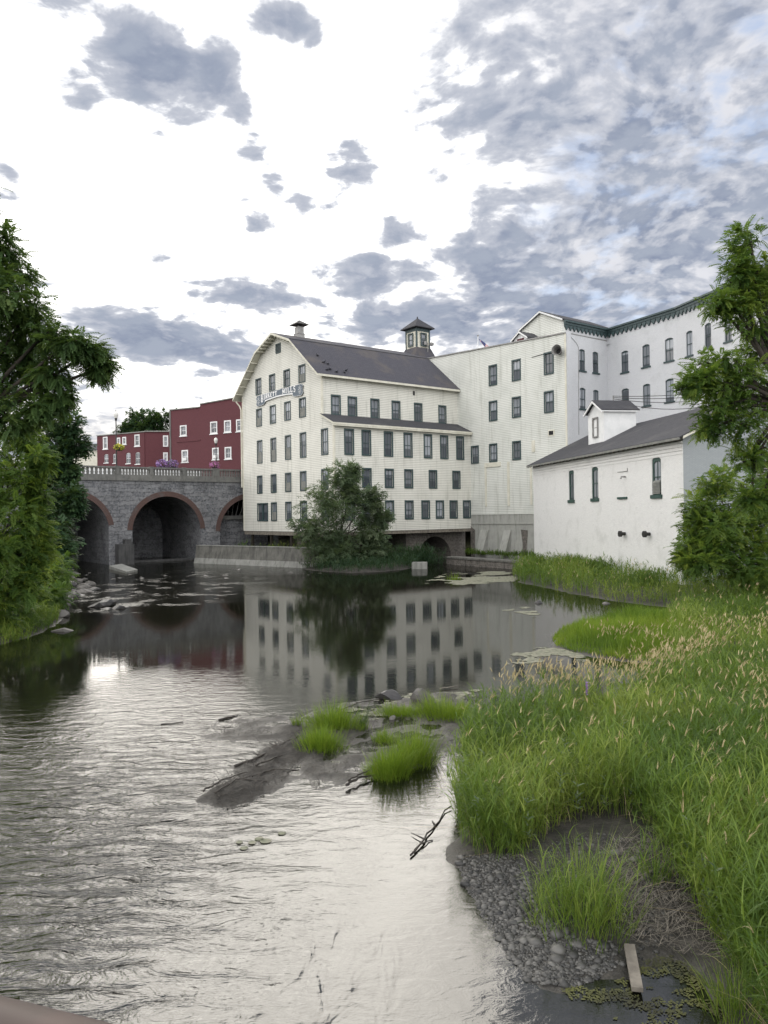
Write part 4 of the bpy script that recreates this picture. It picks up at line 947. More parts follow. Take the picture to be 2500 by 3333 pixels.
WDm.box(m, s1 + .02, s1 + .24, zeD - .2, zeD - .06, -run - .2, .28); m.build('dormer_trim', MT['white'], dormer)
put_window(WDm, (cm - .55, cm + .55, zeD - 2.3, zeD - .5), annex, 'sash', .13, MT['galv'], o=.06)

# flag behind the wing
fp = P(1555, 1140, 104); pole = thing('flag_pole', 'slim white flag pole showing above the wing roof line', 'flag pole', (fp.x, fp.y, 24.0))
m = MB(); pt = P(1556, 1092, 104); m.tube([(fp.x, fp.y, 24.0), pt], [.07, .05], 8); m.build('pole', MT['white'], pole); m = MB(); m.lathe(pt, [(0, -.12), (.11, -.06), (.13, .02), (.08, .1), (0, .13)], 8); m.build('finial', MT['galv'], pole)
vs_, qs_, uvs_ = [], [], []
m = MB(); nU, nV = 14, 10
fly = Vector((.78, .1, -.62)).normalized()
def fpnt(i, j):
    a, b = i / nU, j / nV
    top = P(1561, 1103, 104); p = top + fly * (a * 2.5) + Vector((.18, 0, -1)) * ((1 - b) * (.18 + 1.25 * min(1, a * 1.5)))
    return p + Vector((0, .25, .0)) * math.sin(a * 9 + b * 3) * a + Vector((.1, 0, 0)) * math.sin(b * 6 + a * 4)
for i in range(nU):
    for j in range(nV): m.face([fpnt(i, j), fpnt(i + 1, j), fpnt(i + 1, j + 1), fpnt(i, j + 1)], [(i / nU, j / nV), ((i + 1) / nU, j / nV), ((i + 1) / nU, (j + 1) / nV), (i / nU, (j + 1) / nV)])
tag(m.build('flag', MT['flag'], None, True, loc=fpnt(0, nV)), 'drooping red and white striped flag above the clapboard wing', 'flag')

# cables over the annex
cab = thing('overhead_cables', 'four dark cables strung over the annex roof in front of the brick mill', 'cables', P(1997, 1320, 72))
m = MB(); a = P(1996, 1287, 72); m.tube([P(1997, 1335, 72), a], .04, 6); m.build('mast', MT['galv'], cab)
for k, (dy, sag) in enumerate(((0, .25), (4, .35), (9, .5), (14, .9))):
    m = MB(); a = P(1996, 1289 + dy, 72); b = P(2420, 1262 + dy * 2.2, 62); m.tube([a.lerp(b, i / 12) - Vector((0, 0, 4 * sag * (i / 12) * (1 - i / 12))) for i in range(13)], .028, 5); m.build('cable', MT['metal'], cab)

# ------------------------------------------------------------------ town beyond the bridge
def block_building(name, label, cat, Wl, outline, rects, mat, depth=9, wm='white'):
    b = thing(name, label, cat, Wl.at(outline[0][0], 10.3))
    hs = []
    for cr, q, arch in rects: hs.append(put_window(Wl, Wl.rect(cr, q), b, 'arch' if arch else 'sash', 0 if arch else .2, MT[wm], 'pane', .12))
    m = MB(); Wl.panel(m, outline, hs, .22); m.build('front_wall', mat, b)
    top = outline[2:]
    m = MB()
    for (a, za), (c, zc) in zip(top, top[1:]):
        q = [Wl.at(c, zc, .15), Wl.at(a, za, .15), Wl.at(a, za, -depth), Wl.at(c, zc, -depth)]
        if abs(a - c) > .2: m.hexa(q + [Vector(p) + Vector((0, 0, .16)) for p in q])
    m.build('coping', MT['conc_l'], b)
    m = MB(); s0, z0 = outline[0]; s1 = outline[1][0]; zl, zr = outline[-1][1], outline[2][1]
    m.face([Wl.at(s0, z0, -depth), Wl.at(s0, z0, 0), Wl.at(s0, zl, 0), Wl.at(s0, zl, -depth)]); m.face([Wl.at(s1, z0, 0), Wl.at(s1, z0, -depth), Wl.at(s1, zr, -depth), Wl.at(s1, zr, 0)])
    m.build('side_wall', mat, b); return b
d_ = Vector((.858, -.514)); X_, _z = pix_dir(800, 1400)
WR = Wall((X_ * 116 - d_.x * 40, 116 - d_.y * 40), d_)
cp = lambda W_, x, y: W_.px(180 + x / 2.592, 1280 + y / 2.592)
sl = cp(WR, 967, 300)[0]; sr = 44.0
ol = [(sl, 10.3), (sr, 10.3), (sr, cp(WR, 1590, 45)[1] + .5), (cp(WR, 1221, 95)[0], cp(WR, 1221, 95)[1]), (cp(WR, 1219, 120)[0], cp(WR, 1219, 120)[1]), (sl, cp(WR, 967, 145)[1])]
rb = block_building('red_building', 'tall maroon painted building with white-framed windows right behind the mill gable', 'building', WR, ol,
    [(c7, q, 0) for q in ((1053, 1108, 270, 360), (1308, 1367, 240, 342), (1425, 1483, 228, 330), (1527, 1588, 218, 322), (1067, 1121, 480, 582), (1325, 1380, 458, 560), (1430, 1487, 453, 555))], MT['rbrick'], 12)
m = MB(); a = cp(WR, 1025, 412); b = cp(WR, 1225, 405); WR.box(m, a[0], b[0], a[1] - .06, a[1] + .06, 0, .08); m.build('string_course', MT['rbrick'], rb)
m = MB(); WR.box(m, sl - .08, sl + .25, 10.4, ol[-1][1] - .1, -.2, .08); m.build('edge_quoin', MT['balus'], rb)
for q in ((1080, 1116, 545, 570), (1342, 1376, 522, 548)):
    m = MB(); r = WR.rect(c7, q); WR.box(m, *r, -.1, .35); m.build('air_conditioner', MT['white'], rb)
d_ = Vector((.885, -.466)); X_, _z = pix_dir(180 + 765 / 2.592, 1450)
cr_ = Vector((X_ * 136, 136)); WS = Wall(cr_ - d_ * 40, d_)
sl = cp(WS, 352, 450)[0]; ol = [(sl, 10.3), (40, 10.3), (40, cp(WS, 765, 326)[1]), (sl, cp(WS, 352, 362)[1])]
sb = block_building('red_house_row', 'lower maroon two-storey building with a flat roof behind the bridge parapet', 'building', WS, ol,
    [(c7, q, 0) for q in ((403, 441, 368, 471), (520, 548, 375, 428), (566, 598, 368, 432), (670, 711, 348, 447))] + [(c7, q, 1) for q in ((413, 447, 514, 587), (487, 515, 509, 590), (597, 634, 501, 593), (676, 714, 497, 598))], MT['rbrick'], 10)
WS2 = Wall(cr_, (1, .12)); e_ = cp(WS2, 975, 400)[0]; zt_ = cp(WS2, 800, 326)[1]
h2 = [put_window(WS2, WS2.rect(c7, q), sb, 'sash', .2, MT['white']) for q in ((908, 953, 357, 451), (910, 950, 500, 575))]
m = MB(); WS2.panel(m, [(0, 10.3), (e_ + 6, 10.3), (e_ + 6, zt_), (0, zt_)], h2, .2); m.build('end_wall', MT['rbrick'], sb)
m = MB(); WS2.box(m, -.2, e_ + 6, zt_, zt_ + .2, -9, .2); m.build('end_coping', MT['conc_l'], sb)
m = MB(); WS.box(m, 39.6, 39.75, 10.3, ol[2][1] - .1, 0, .12); m.build('downpipe', MT['rbrick'], sb)
X_, _z = pix_dir(250, 1480); d_ = Vector((.93, -.36)); WH = Wall((X_ * 150 - d_.x * 12, 150 - d_.y * 12), d_)
a = cp(WH, 350, 480); ch = thing('cream_house', 'small cream house at the left end of the low maroon building', 'house', WH.at(0, 10.3))
s1 = a[0] + 1.0; m = MB(); WH.panel(m, [(0, 10.3), (s1, 10.3), (s1, a[1]), (0, a[1])]); m.build('wall', MT['trim_cream'], ch)
m = MB(); q = [WH.at(-.4, a[1], .4), WH.at(s1 + .2, a[1], .4), WH.at(s1 + .2, a[1] + 1.6, -4), WH.at(-.4, a[1] + 1.6, -4)]; m.hexa(q + [Vector(p) + Vector((0, 0, .15)) for p in q]); m.build('roof', MT['slate2'], ch)
for k in range(3):
    put_window(WH, (s1 - 2.2 - 3 * k, s1 - 1.1 - 3 * k, 13.2, 15.0), ch, 'sash', .14, MT['white'])

# ------------------------------------------------------------------ stone bridge
WBR = Wall((-18.6 - DB[0] * 50, 100.2 - DB[1] * 50), DB)
bridge = thing('stone_bridge', 'grey stone arch bridge with red brick arch rings and a concrete balustrade', 'bridge', WBR.at(25, 0))
bx = lambda x, y: WBR.px(180 + x / 2.592, 1500 + y / 2.592)
ZT2, ZB2 = 11.58, 9.9
mid = (bx(650, 550)[0], bx(1225, 595)[0]); lr = bx(450, 490)[0]; rl = bx(1390, 590)[0]
am = bx(935, 300)[1]; al = bx(190, 286)[1]
def barch(s0, s1, zap, zspr):
    c = (s0 + s1) / 2; hw = (s1 - s0) / 2; rise = zap - zspr; r_ = (hw * hw + rise * rise) / (2 * rise); cz = zap - r_
    a0 = math.acos(max(-1, min(1, (zspr - cz) / r_))) if rise < hw else math.pi / 2 + math.asin((cz - zspr) / r_) if cz > zspr else math.pi / 2
    a0 = math.atan2(hw, zspr - cz)
    return c, cz, r_, a0
arches = [barch(lr - 8.6, lr, al, 4.6), barch(mid[0], mid[1], am, 4.0), barch(rl, rl + 8.7, am - .2, 3.6)]
NA = 22
poly = [(-45 + 25, -1)]
poly = [(-12, -1)]
for c, cz, r_, a0 in arches:
    pts = [(c + r_ * math.sin(-a0 + 2 * a0 * i / NA), cz + r_ * math.cos(-a0 + 2 * a0 * i / NA)) for i in range(NA + 1)]
    poly += [(pts[0][0], -1)] + pts + [(pts[-1][0], -1)]
poly += [(60, -1), (60, ZB2), (-12, ZB2)]
m = MB(); WBR.panel(m, poly); m.build('spandrel_wall', MT['stone'], bridge)
for c, cz, r_, a0 in arches:
    pts = [(c + r_ * math.sin(-a0 + 2 * a0 * i / NA), cz + r_ * math.cos(-a0 + 2 * a0 * i / NA)) for i in range(NA + 1)]
    full = [(pts[0][0], -1)] + pts + [(pts[-1][0], -1)]
    m = MB(); acc = 0
    for p, q in zip(full, full[1:]):
        ln = math.hypot(q[0] - p[0], q[1] - p[1]); m.face([WBR.at(*p, -.01), WBR.at(*p, -13), WBR.at(*q, -13), WBR.at(*q, -.01)], [(0, acc), (13, acc), (13, acc + ln), (0, acc + ln)]); acc += ln
    m.build('vault', MT['stone'], bridge)
    m = MB(); R2 = r_ + .62
    for i in range(NA):
        g0, g1 = -a0 + 2 * a0 * i / NA, -a0 + 2 * a0 * (i + 1) / NA
        f = [(c + rr * math.sin(g), cz + rr * math.cos(g)) for rr, g in ((r_, g0), (r_, g1), (R2, g1), (R2, g0))]
        u0, u1 = g0 * r_, g1 * r_
        m.face([WBR.at(*p, .05) for p in f], [(u0, 0), (u1, 0), (u1, .62), (u0, .62)])
        m.face([WBR.at(*f[1], .05), WBR.at(*f[0], .05), WBR.at(*f[0], -.5), WBR.at(*f[1], -.5)], [(u1, 0), (u0, 0), (u0, .5), (u1, .5)])
        m.face([WBR.at(*f[3], .05), WBR.at(*f[2], .05), WBR.at(*f[2], 0), WBR.at(*f[3], 0)])
    m.build('arch_ring', MT['ring'], bridge)
m = MB(); WBR.panel(m, [(-12, -1), (60, -1), (60, ZB2), (-12, ZB2)], o=-13); m.build('rear_wall', MT['stone'], bridge)
m = MB(); WBR.box(m, -12, 60, ZB2, ZB2 + .28, -13, .16); WBR.box(m, -12, 60, ZB2 + .28, ZB2 + .56, -13, .06); m.build('deck_slab', MT['balus'], bridge)
ps = [bx(x, 60)[0] for x in (525, 812, 1086, 1352, 1600)]
ps = [ps[0] - 2 * 5.3 - .2, ps[0] - 5.3] + ps; ps = [ps[0] - 5.3] + ps + [ps[-1] + 5]
zb0 = ZB2 + .56
m = MB(); WBR.box(m, -12, 60, zb0, zb0 + .16, -.32, .0); m.build('plinth_rail', MT['balus'], bridge)
m = MB(); WBR.box(m, -12, 60, ZT2 - .2, ZT2, -.38, .06); m.build('top_rail', MT['balus'], bridge)
nb = 0
for i, s in enumerate(ps):
    wd = .75 if i == 6 else .42
    m = MB(); WBR.box(m, s - wd / 2, s + wd / 2, zb0 + .16, ZT2 - .2, -.36, .05); WBR.box(m, s - wd / 2 - .04, s + wd / 2 + .04, ZT2 - .02, ZT2 + .06, -.42, .10); m.build('pier_post', MT['balus'], bridge)
    if i + 1 < len(ps):
        a = s + wd / 2; b = ps[i + 1] - .21; n_ = 10
        m = MB()
        for sa, sg in ((a, 1), (b, -1)):
            for zz0, zz1, in ((zb0 + .16, zb0 + .4), (ZT2 - .2, ZT2 - .44)):
                tri = [(sa, zz0), (sa + .28 * sg, zz0), (sa, zz1)]
                m.face([WBR.at(*p, -.02) for p in tri]); m.face([WBR.at(*p, -.30) for p in tri][::-1]); m.face([WBR.at(*tri[1], -.02), WBR.at(*tri[2], -.02), WBR.at(*tri[2], -.3), WBR.at(*tri[1], -.3)])
        m.build('corner_fillet', MT['balus'], bridge)
        for k in range(n_):
            if nb >= 98: break
            sc_ = a + (b - a) * (k + .5) / n_; m = MB(); wb = (b - a) / n_ * .27
            zs = [zb0 + .16, zb0 + .26, zb0 + .45, zb0 + .62, ZT2 - .2]; ws = [wb * 1.15, wb * .95, wb * 1.35, wb * .9, wb * 1.15]
            for j in range(4):
                m.hexa([WBR.at(sc_ + sx_ * ws[j], zs[j], oo) for sx_, oo in ((-1, -.08), (1, -.08), (1, -.26), (-1, -.26))] + [WBR.at(sc_ + sx_ * ws[j + 1], zs[j + 1], oo) for sx_, oo in ((-1, -.08), (1, -.08), (1, -.26), (-1, -.26))])
            m.build('baluster', MT['balus'], bridge); nb += 1
WP = WBR.off(1.3); r = [WP.px(180 + x / 2.592, 1500 + y / 2.592) for x, y in ((537, 868), (668, 868), (537, 705))]
m = MB(); WBR.box(m, r[0][0], r[1][0], r[0][1] - .3, r[2][1], .01, 1.3); WBR.box(m, r[0][0] + .9, r[1][0] - .1, r[2][1], r[2][1] + .55, .01, .8); m.build('pier_block', MT['conc_d'], bridge)
m = MB(); g = [G(180 + x / 2.592, 1500 + y / 2.592, z) for x, y, z in ((455, 885, .35), (600, 935, .2), (695, 915, .2), (560, 868, .35))]
m.hexa([(p[0], p[1], -.5) for p in g] + [(p[0], p[1], z) for p, z in zip(g, (.35, .2, .2, .35))]); m.build('pier_apron', MT['conc_l'], bridge)
m = MB(); zbm = bx(1495, 485)[1]; WBR.box(m, rl + .05, rl + 9, zbm - .15, zbm + .35, -2.2, -1.6); m.build('cross_beam', MT['balus'], bridge)
m = MB(); WBR.panel(m, [(rl + .02, -1), (rl + 8, -1), (rl + 8, zbm - .15), (rl + .02, zbm - .15)], o=-2.0); m.build('infill_wall', MT['stone'], bridge)
m = MB(); top_ = bx(1580, 330); 
for k in range(6): x0 = rl + .9 + .55 * k; m.tube([WBR.at(x0, zbm + .3, -1.8), WBR.at(x0 - .8 + .32 * k, zbm + 3.2, -1.2)], .035, 5)
m.build('stay_rods', MT['galv'], bridge)
# weir sill under the middle arch
sill = MB(); WBR.box(sill, mid[0] + .3, mid[1] - .1, -.6, .22, -3.2, -1.8); sill.build('weir_sill', MT['conc_d'], bridge)

m = MB(); WBR.box(m, -12, 50, ZB2 + .57, ZT2 + .5, -12.6, -12.3); m.build('far_parapet', MT['white'], bridge)
# street lamps
def lamp(u, o, ztop_uv, label):
    Wl = WBR.off(o); s, _ = Wl.px(u, 1500); _, zt = Wl.px(*ztop_uv); b = Vector(Wl.at(s, ZB2 + .56))
    t = thing('street_lamp', label, 'street lamp', b, 'acorn-globe lamps on the bridge'); h = zt - b.z
    m = MB(); m.lathe(b, [(.24, 0), (.24, .25), (.15, .4), (.12, .9), (.085, 1.0), (.06, h - 1.35), (.10, h - 1.28), (.13, h - 1.12), (.17, h - 1.0), (0, h - 1.0)], 12); m.build('pole', MT['metal'], t)
    m = MB(); m.lathe(b, [(.15, h - 1.0), (.25, h - .72), (.27, h - .52), (.2, h - .3), (.08, h - .2), (0, h - .2)], 14); m.build('globe', MT['lampg'], t, True)
    m = MB(); m.lathe(b, [(.09, h - .22), (.04, h - .12), (.03, h), (0, h)], 8); m.build('finial', MT['metal'], t); return b
l1 = lamp(379, -.9, (378, 1334), 'tall street lamp with a frosted globe at the left, before the low maroon building')
l2 = lamp(703.5, -9.5, (703, 1420), 'street lamp with a white acorn globe before the tall maroon building')
def flowers(name, label, cat, cs, n, mat, size, group=None, hang=None, bowl=True):
    c0 = cs[0][0]; t = thing(name, label, cat, c0, group); vs, tint = [], []
    for c, rad in cs:
        d = RNG.normal(size=(n, 3)); d /= np.linalg.norm(d, axis=1)[:, None]; p = np.array(c) + d * np.array(rad) * RNG.uniform(.75, 1.08, (n, 1))
        for k in range(n):
            nn = d[k] + RNG.normal(size=3) * .5; a = np.cross(nn, [0, 0, 1.]); a /= np.linalg.norm(a) + 1e-6; b = np.cross(nn, a); b /= np.linalg.norm(b) + 1e-6; s = size * RNG.uniform(.7, 1.3)
            vs += [p[k] - a * s, p[k] - b * s, p[k] + a * s, p[k] + b * s]; tint += [RNG.uniform()] * 4
    np_mesh('blossoms', np.array(vs), np.arange(len(vs)).reshape(-1, 4), None, mat, t, tint)
    m = MB()
    for c, rad in cs:
        b = Vector(c) - Vector((0, 0, rad[2] * .75)); m.lathe(b, [(0, -.12), (rad[0] * .45, -.08), (rad[0] * .6, .2), (0, .2)], 10)
    if hang: m.tube([hang[0], hang[1]], .03, 5)
    m.build('basket', MT['dwood'], t)
Wl = WBR.off(-.5); s_, z_ = Wl.px(388, 1456); c = Vector(Wl.at(s_, z_)); flowers('flower_basket', 'yellow-flowered basket hung from the taller left street lamp', 'flower basket', [(c, (.68, .6, .42))], 260, MT['yellow'], .085, 'flower baskets over the bridge', (c + Vector((-.3, .2, .5)), l1 + Vector((0, 0, c.z - l1.z + .55))))
Wl = WBR.off(-.65); cs = []
for u, v in ((528, 1509), (561, 1510)): s_, z_ = Wl.px(u, v); cs.append((Vector(Wl.at(s_, z_ - .05)), (.78, .6, .58)))
flowers('flower_planter', 'wide purple petunia planter above the balustrade, the biggest flower display', 'flower planter', cs, 300, MT['purple'], .08, 'flower baskets over the bridge', (cs[0][0], cs[0][0] - Vector((0, 0, 1.1))))
Wl = WBR.off(-1.0); s_, z_ = Wl.px(698, 1513); c = Vector(Wl.at(s_, z_ - .05)); flowers('flower_basket', 'round pink-flowered basket above the balustrade near the right lamp', 'flower basket', [(c, (.66, .55, .55))], 260, MT['pink'], .08, 'flower baskets over the bridge', (c, c - Vector((0, 0, 1.1))))

# town ground and road
m = MB(); q = [WBR.at(-400, 10.3, -12.6), WBR.at(62, 10.3, -12.6), (60, 190, 10.3), (3000, 2200, 10.3), (3000, 5000, 10.3), (-4000, 5000, 10.3)]; m.face(q); tag(m.build('town_ground', MT['asphalt']), kind='structure')
m = MB(); m.face([WBR.at(-12, ZB2 + .575, -.4), WBR.at(60, ZB2 + .575, -.4), WBR.at(60, ZB2 + .575, -12.9), WBR.at(-12, ZB2 + .575, -12.9)]); tag(m.build('road', MT['asphalt']), kind='structure')

# ------------------------------------------------------------------ retaining wall, ledge, block
a = Vector((-22.4, 91.5)); g = G(1042, 1850); b = Vector(g)
Wr = Wall(a, b - a); ln = (b - a).length
rw = thing('retaining_wall', 'long stained concrete retaining wall running out from the bridge pier with a sloping end', 'retaining wall', (a.x, a.y, 0))
def slab(mb, s0, s1, z0, z1, o0, o1, o2, sh=0.0):
    mb.hexa([Wr.at(s0, z0, o1), Wr.at(s1, z0, o1), Wr.at(s1, z0, -o0), Wr.at(s0, z0, -o0), Wr.at(s0, z1, o2), Wr.at(s1 - sh, z1, o2), Wr.at(s1 - sh, z1, -o0), Wr.at(s0, z1, -o0)])
m = MB(); slab(m, 0, ln - .35, .62, 2.05, .5, .22, .0, .55); m.build('upper_wall', MT['conc'], rw)
m = MB(); slab(m, 0, ln, -.6, .62, .5, .62, .25, .34); m.build('footing', MT['conc_l'], rw)
m = MB(); slab(m, 0, ln - .85, 2.05, 2.13, .56, .06, .06); m.build('cap', MT['conc_l'], rw)
le = MB(); g = [G(*p) for p in ((1452, 1836), (1560, 1845), (1700, 1856))]
ledge = thing('stone_ledge', 'low dark stone quay ledge at the foot of the stucco foundation', 'quay', (g[1][0], g[1][1], 0))
for i in range(2):
    p, q = Vector(g[i]), Vector(g[i + 1]); Wq = Wall(p, q - p); l_ = (q - p).length; m = MB()
    n_ = max(2, int(l_ / 1.1))
    for k in range(n_): Wq.box(m, l_ * k / n_ + .03, l_ * (k + 1) / n_ - .03, -.5, .62 + .04 * (k % 2), -.6, .02 * (k % 3))
    m.build('ledge_blocks', MT['fstone'], ledge)
    m = MB(); Wq.box(m, 0, l_, .66, .82, -1.4, .12); m.build('ledge_cap', MT['conc'], ledge)
g = G(1365, 1852); m = MB(); Wq = Wall((g[0] - .75, g[1]), (1, -.12)); Wq.box(m, 0, 1.5, -.3, .6, -1.0, 0); Wq.box(m, .04, 1.46, .6, .66, -.96, -.04)
tag(m.build('concrete_block', MT['conc_l'], None, loc=(g[0], g[1], 0)), 'pale square concrete block in the weeds before the tail-race arch', 'concrete block')

# ------------------------------------------------------------------ terrain
class VN:
    """smooth value noise on the plane"""
    def __init__(self, seed): self.g = np.random.default_rng(seed).random((256, 256))
    def one(self, x, y):
        xi, yi = np.floor(x).astype(int), np.floor(y).astype(int); fx, fy = x - xi, y - yi; fx = fx * fx * (3 - 2 * fx); fy = fy * fy * (3 - 2 * fy)
        g = self.g; a = g[xi % 256, yi % 256]; b = g[(xi + 1) % 256, yi % 256]; c = g[xi % 256, (yi + 1) % 256]; d = g[(xi + 1) % 256, (yi + 1) % 256]
        return (a * (1 - fx) + b * fx) * (1 - fy) + (c * (1 - fx) + d * fx) * fy - .5
    def __call__(self, x, y, f=1.0, oct_=4):
        s = 0; a = 1.0
        for i in range(oct_): s = s + a * self.one(x * f + 17 * i, y * f + 31 * i); f *= 2.1; a *= .5
        return s
VN1, VN2 = VN(3), VN(5)
def sdist(px, py, poly):
    """signed distance to a polygon, positive inside"""
    p = np.array(poly, dtype=float); d = np.full(px.shape, 1e9); ins = np.zeros(px.shape, bool)
    for (x0, y0), (x1, y1) in zip(p, np.roll(p, -1, 0)):
        ex, ey = x1 - x0, y1 - y0; t = np.clip(((px - x0) * ex + (py - y0) * ey) / (ex * ex + ey * ey + 1e-12), 0, 1)
        d = np.minimum(d, np.hypot(px - x0 - t * ex, py - y0 - t * ey))
        c = (y0 > py) != (y1 > py); xi = x0 + (py - y0) / (y1 - y0 + 1e-12) * ex; ins ^= c & (px < xi)
    return np.where(ins, d, -d)
PL = lambda pts: [L(*p) for p in pts]
RIGHT = PL([(1120, 1232), (1105, 1244), (1125, 1260), (1180, 1272), (1250, 1284), (1320, 1298), (1400, 1307), (1465, 1314), (1440, 1328), (1400, 1333), (1330, 1336), (1270, 1345), (1215, 1354), (1190, 1376), (1196, 1397), (1240, 1412), (1300, 1424), (1370, 1431), (1445, 1436),
            (1440, 1450), (1390, 1500), (1300, 1556), (1150, 1560), (1060, 1572), (1020, 1600), (1000, 1640), (985, 1700), (975, 1770), (982, 1850), (1003, 1905), (1045, 1985), (1095, 2055), (1150, 2118), (1230, 2128), (1330, 2085), (1400, 2048), (1480, 2052), (1545, 2100), (1600, 2185), (1650, 2280), (1720, 2420)]) + [(9, 4), (60, -20), (160, -20), (160, 150), (30, 150), (22, 86)]
LEFT = PL([(-200, 1470), (0, 1393), (62, 1378), (126, 1346), (136, 1300), (142, 1262), (160, 1242), (150, 1228)]) + [(-40, 90), (-60, 110), (-200, 100), (-200, -20), (-24, -20), (-20, 10)]
MID = PL([(690, 1234), (760, 1238), (830, 1234), (890, 1228), (922, 1216)]) + [(-.5, 84), (-2, 92), (-14, 100), (-20, 96), (-19, 90), (-9, 80.5)]
BAR1 = PL([(412, 1592), (480, 1552), (560, 1530), (640, 1556), (720, 1522), (830, 1508), (920, 1500), (1010, 1488), (1050, 1500), (1060, 1575), (1020, 1600), (1000, 1640), (930, 1650), (880, 1660), (800, 1662), (740, 1690), (690, 1700), (640, 1660), (600, 1620), (520, 1610), (450, 1600)])
BAR2 = PL([(438, 1728), (470, 1700), (520, 1655), (590, 1612), (650, 1578), (672, 1600), (660, 1640), (615, 1688), (560, 1726), (496, 1752)])
def height(x, y):
    x = np.asarray(x, float); y = np.asarray(y, float)
    dn = VN1(x, y, .35) * .9
    dr = sdist(x, y, RIGHT) + dn * .5 + .25 * VN2(x, y, 1.3); dl = sdist(x, y, LEFT) + dn * .8; dm = sdist(x, y, MID) + dn * .6; d1 = sdist(x, y, BAR1) + dn * .25; d2 = sdist(x, y, BAR2) + .45 * VN2(x, y, 1.2)
    S = lambda d, a, b: np.clip((d - a) / (b - a), 0, 1) ** 2 * (3 - 2 * np.clip((d - a) / (b - a), 0, 1))
    hr = np.where(dr > 0, .10 * np.minimum(dr, 2.5) + .35 * S(dr, 2, 9) + .55 * S(dr, 8, 26) + 1.0 * S(dr, 25, 60), np.maximum(.12 * dr, -.7))
    hl = np.where(dl > 0, .25 * np.minimum(dl, 1) + 2.6 * S(dl, .8, 9) + 7.0 * S(dl, 9, 24), np.maximum(.22 * dl, -.7))
    hm = np.where(dm > 0, .22 * np.minimum(dm, 2.0) + .12 * S(dm, 2, 8), np.maximum(.25 * dm, -.7))
    h1 = np.where(d1 > 0, .028 * S(d1, 0, .8) + .095 * VN2(x, y, 1.7, 5) - .010, np.maximum(.16 * d1, -.7))
    h2 = np.where(d2 > 0, .13 * S(d2, 0, .8) + .06 * VN1(x, y, 2.2), np.maximum(.35 * d2, -.7))
    h = np.maximum.reduce([hr, hl, hm, h1, h2])
    return h + .05 * VN2(x, y, .9) * np.clip((h + .3) * 2, 0, 1) + .016 * VN1(x, y, 4.0, 3)
ny, nx = 430, 460
Ys = np.concatenate([np.linspace(-20, 4, 12), np.geomspace(4.6, 108, ny - 12)])
tt = np.sinh(np.linspace(-2.2, 2.2, nx)) / np.sinh(2.2)
XX = tt[None, :] * (np.maximum(Ys, 3)[:, None] * .95 + 16); YY = np.repeat(Ys[:, None], nx, 1)
ZZ = height(XX, YY)
ZZ = np.where((YY > 100) | (YY < -10), np.minimum(ZZ, np.maximum(ZZ, -.7)), ZZ)
idx = np.arange(ny * nx).reshape(ny, nx)
qd = np.stack([idx[:-1, :-1], idx[:-1, 1:], idx[1:, 1:], idx[1:, :-1]], -1).reshape(-1, 4)
ter = np_mesh('river_bed_ground', np.stack([XX, YY, ZZ], -1).reshape(-1, 3), qd, None, MT['ground'], smooth=True); tag(ter, kind='structure')
m = MB(); m.face([(-200, -40, 0), (200, -40, 0), (200, 125, 0), (-200, 125, 0)]); tag(m.build('river_water', MT['water']), kind='structure')
m = MB(); m.face([(-4000, -4000, -.9), (4000, -4000, -.9), (4000, 4000, -.9), (-4000, 4000, -.9)]); tag(m.build('ground', MT['ground']), kind='structure')
def ground_z(x, y): return height(np.atleast_1d(x), np.atleast_1d(y))

# ------------------------------------------------------------------ stones, sticks, plank
def rock_meshes():
    out_ = []
    import bmesh
    for k in range(8):
        bm = bmesh.new(); bmesh.ops.create_icosphere(bm, subdivisions=2, radius=1.0)
        r_ = random.Random(k + 5)
        pl = [(Vector((r_.uniform(-1, 1), r_.uniform(-1, 1), r_.uniform(-.8, 1))).normalized(), r_.uniform(.45, .85)) for _ in range(9)]
        for v in bm.verts:
            for n, d in pl:
                e = v.co.dot(n) - d
                if e > 0: v.co -= n * e * .92
        me = bpy.data.meshes.new('rock'); bm.to_mesh(me); bm.free(); out_.append(me)
    return out_
RM = rock_meshes()
for me in RM: me.materials.append(MT['rock'])
RMW = [me.copy() for me in RM]
for me in RMW: me.materials[0] = MT['rock_d']
def rock(x, y, s, label, group=None, wet=False, flat=.4, z=None, yaw=None, sy=1.0):
    o = bpy.data.objects.new('rock', random.choice(RMW if wet else RM)); COL.objects.link(o)
    hz = max(float(ground_z(x, y)[0]), -.15) if z is None else z
    o.location = (x, y, hz + s * flat * .35); o.scale = (s, s * random.uniform(.6, .95) * sy, s * flat); o.rotation_euler = (random.uniform(-.15, .15), random.uniform(-.15, .15), random.uniform(0, 6.3) if yaw is None else yaw)
    return tag(o, label, 'rock', group)
def along(pts, f):
    p = np.array(pts, float); seg = np.hypot(*np.diff(p, axis=0).T); t = f * seg.sum(); c = np.concatenate([[0], np.cumsum(seg)]); i = min(len(seg) - 1, np.searchsorted(c, t, side='right') - 1)
    q = (t - c[i]) / seg[i]; return p[i] * (1 - q) + p[i + 1] * q
RG = random.Random(21)
for k in range(95):                                     # the broken sill of slabs below the bridge
    f = RG.random(); u, v = along([(215, 1868), (420, 1880), (560, 1864), (680, 1872), (820, 1862), (930, 1858), (1010, 1866), (1080, 1862), (1160, 1858)], f)
    g = G(u, v + RG.gauss(0, 7)); rock(g[0], g[1], RG.uniform(.2, .6), 'flat grey stone slab among many across the shallow riffle below the bridge', 'stones across the riffle', RG.random() < .4, .28)
for k in range(26):
    f = RG.random(); u, v = along([(205, 1880), (250, 1900), (300, 1915), (210, 1930), (205, 1990)], f)
    g = G(u + RG.gauss(0, 14), v + RG.gauss(0, 10)); rock(g[0], g[1], RG.uniform(.35, .95), 'jumbled dark grey stone at the foot of the left bank', 'stones at the left bank', RG.random() < .3, .5)
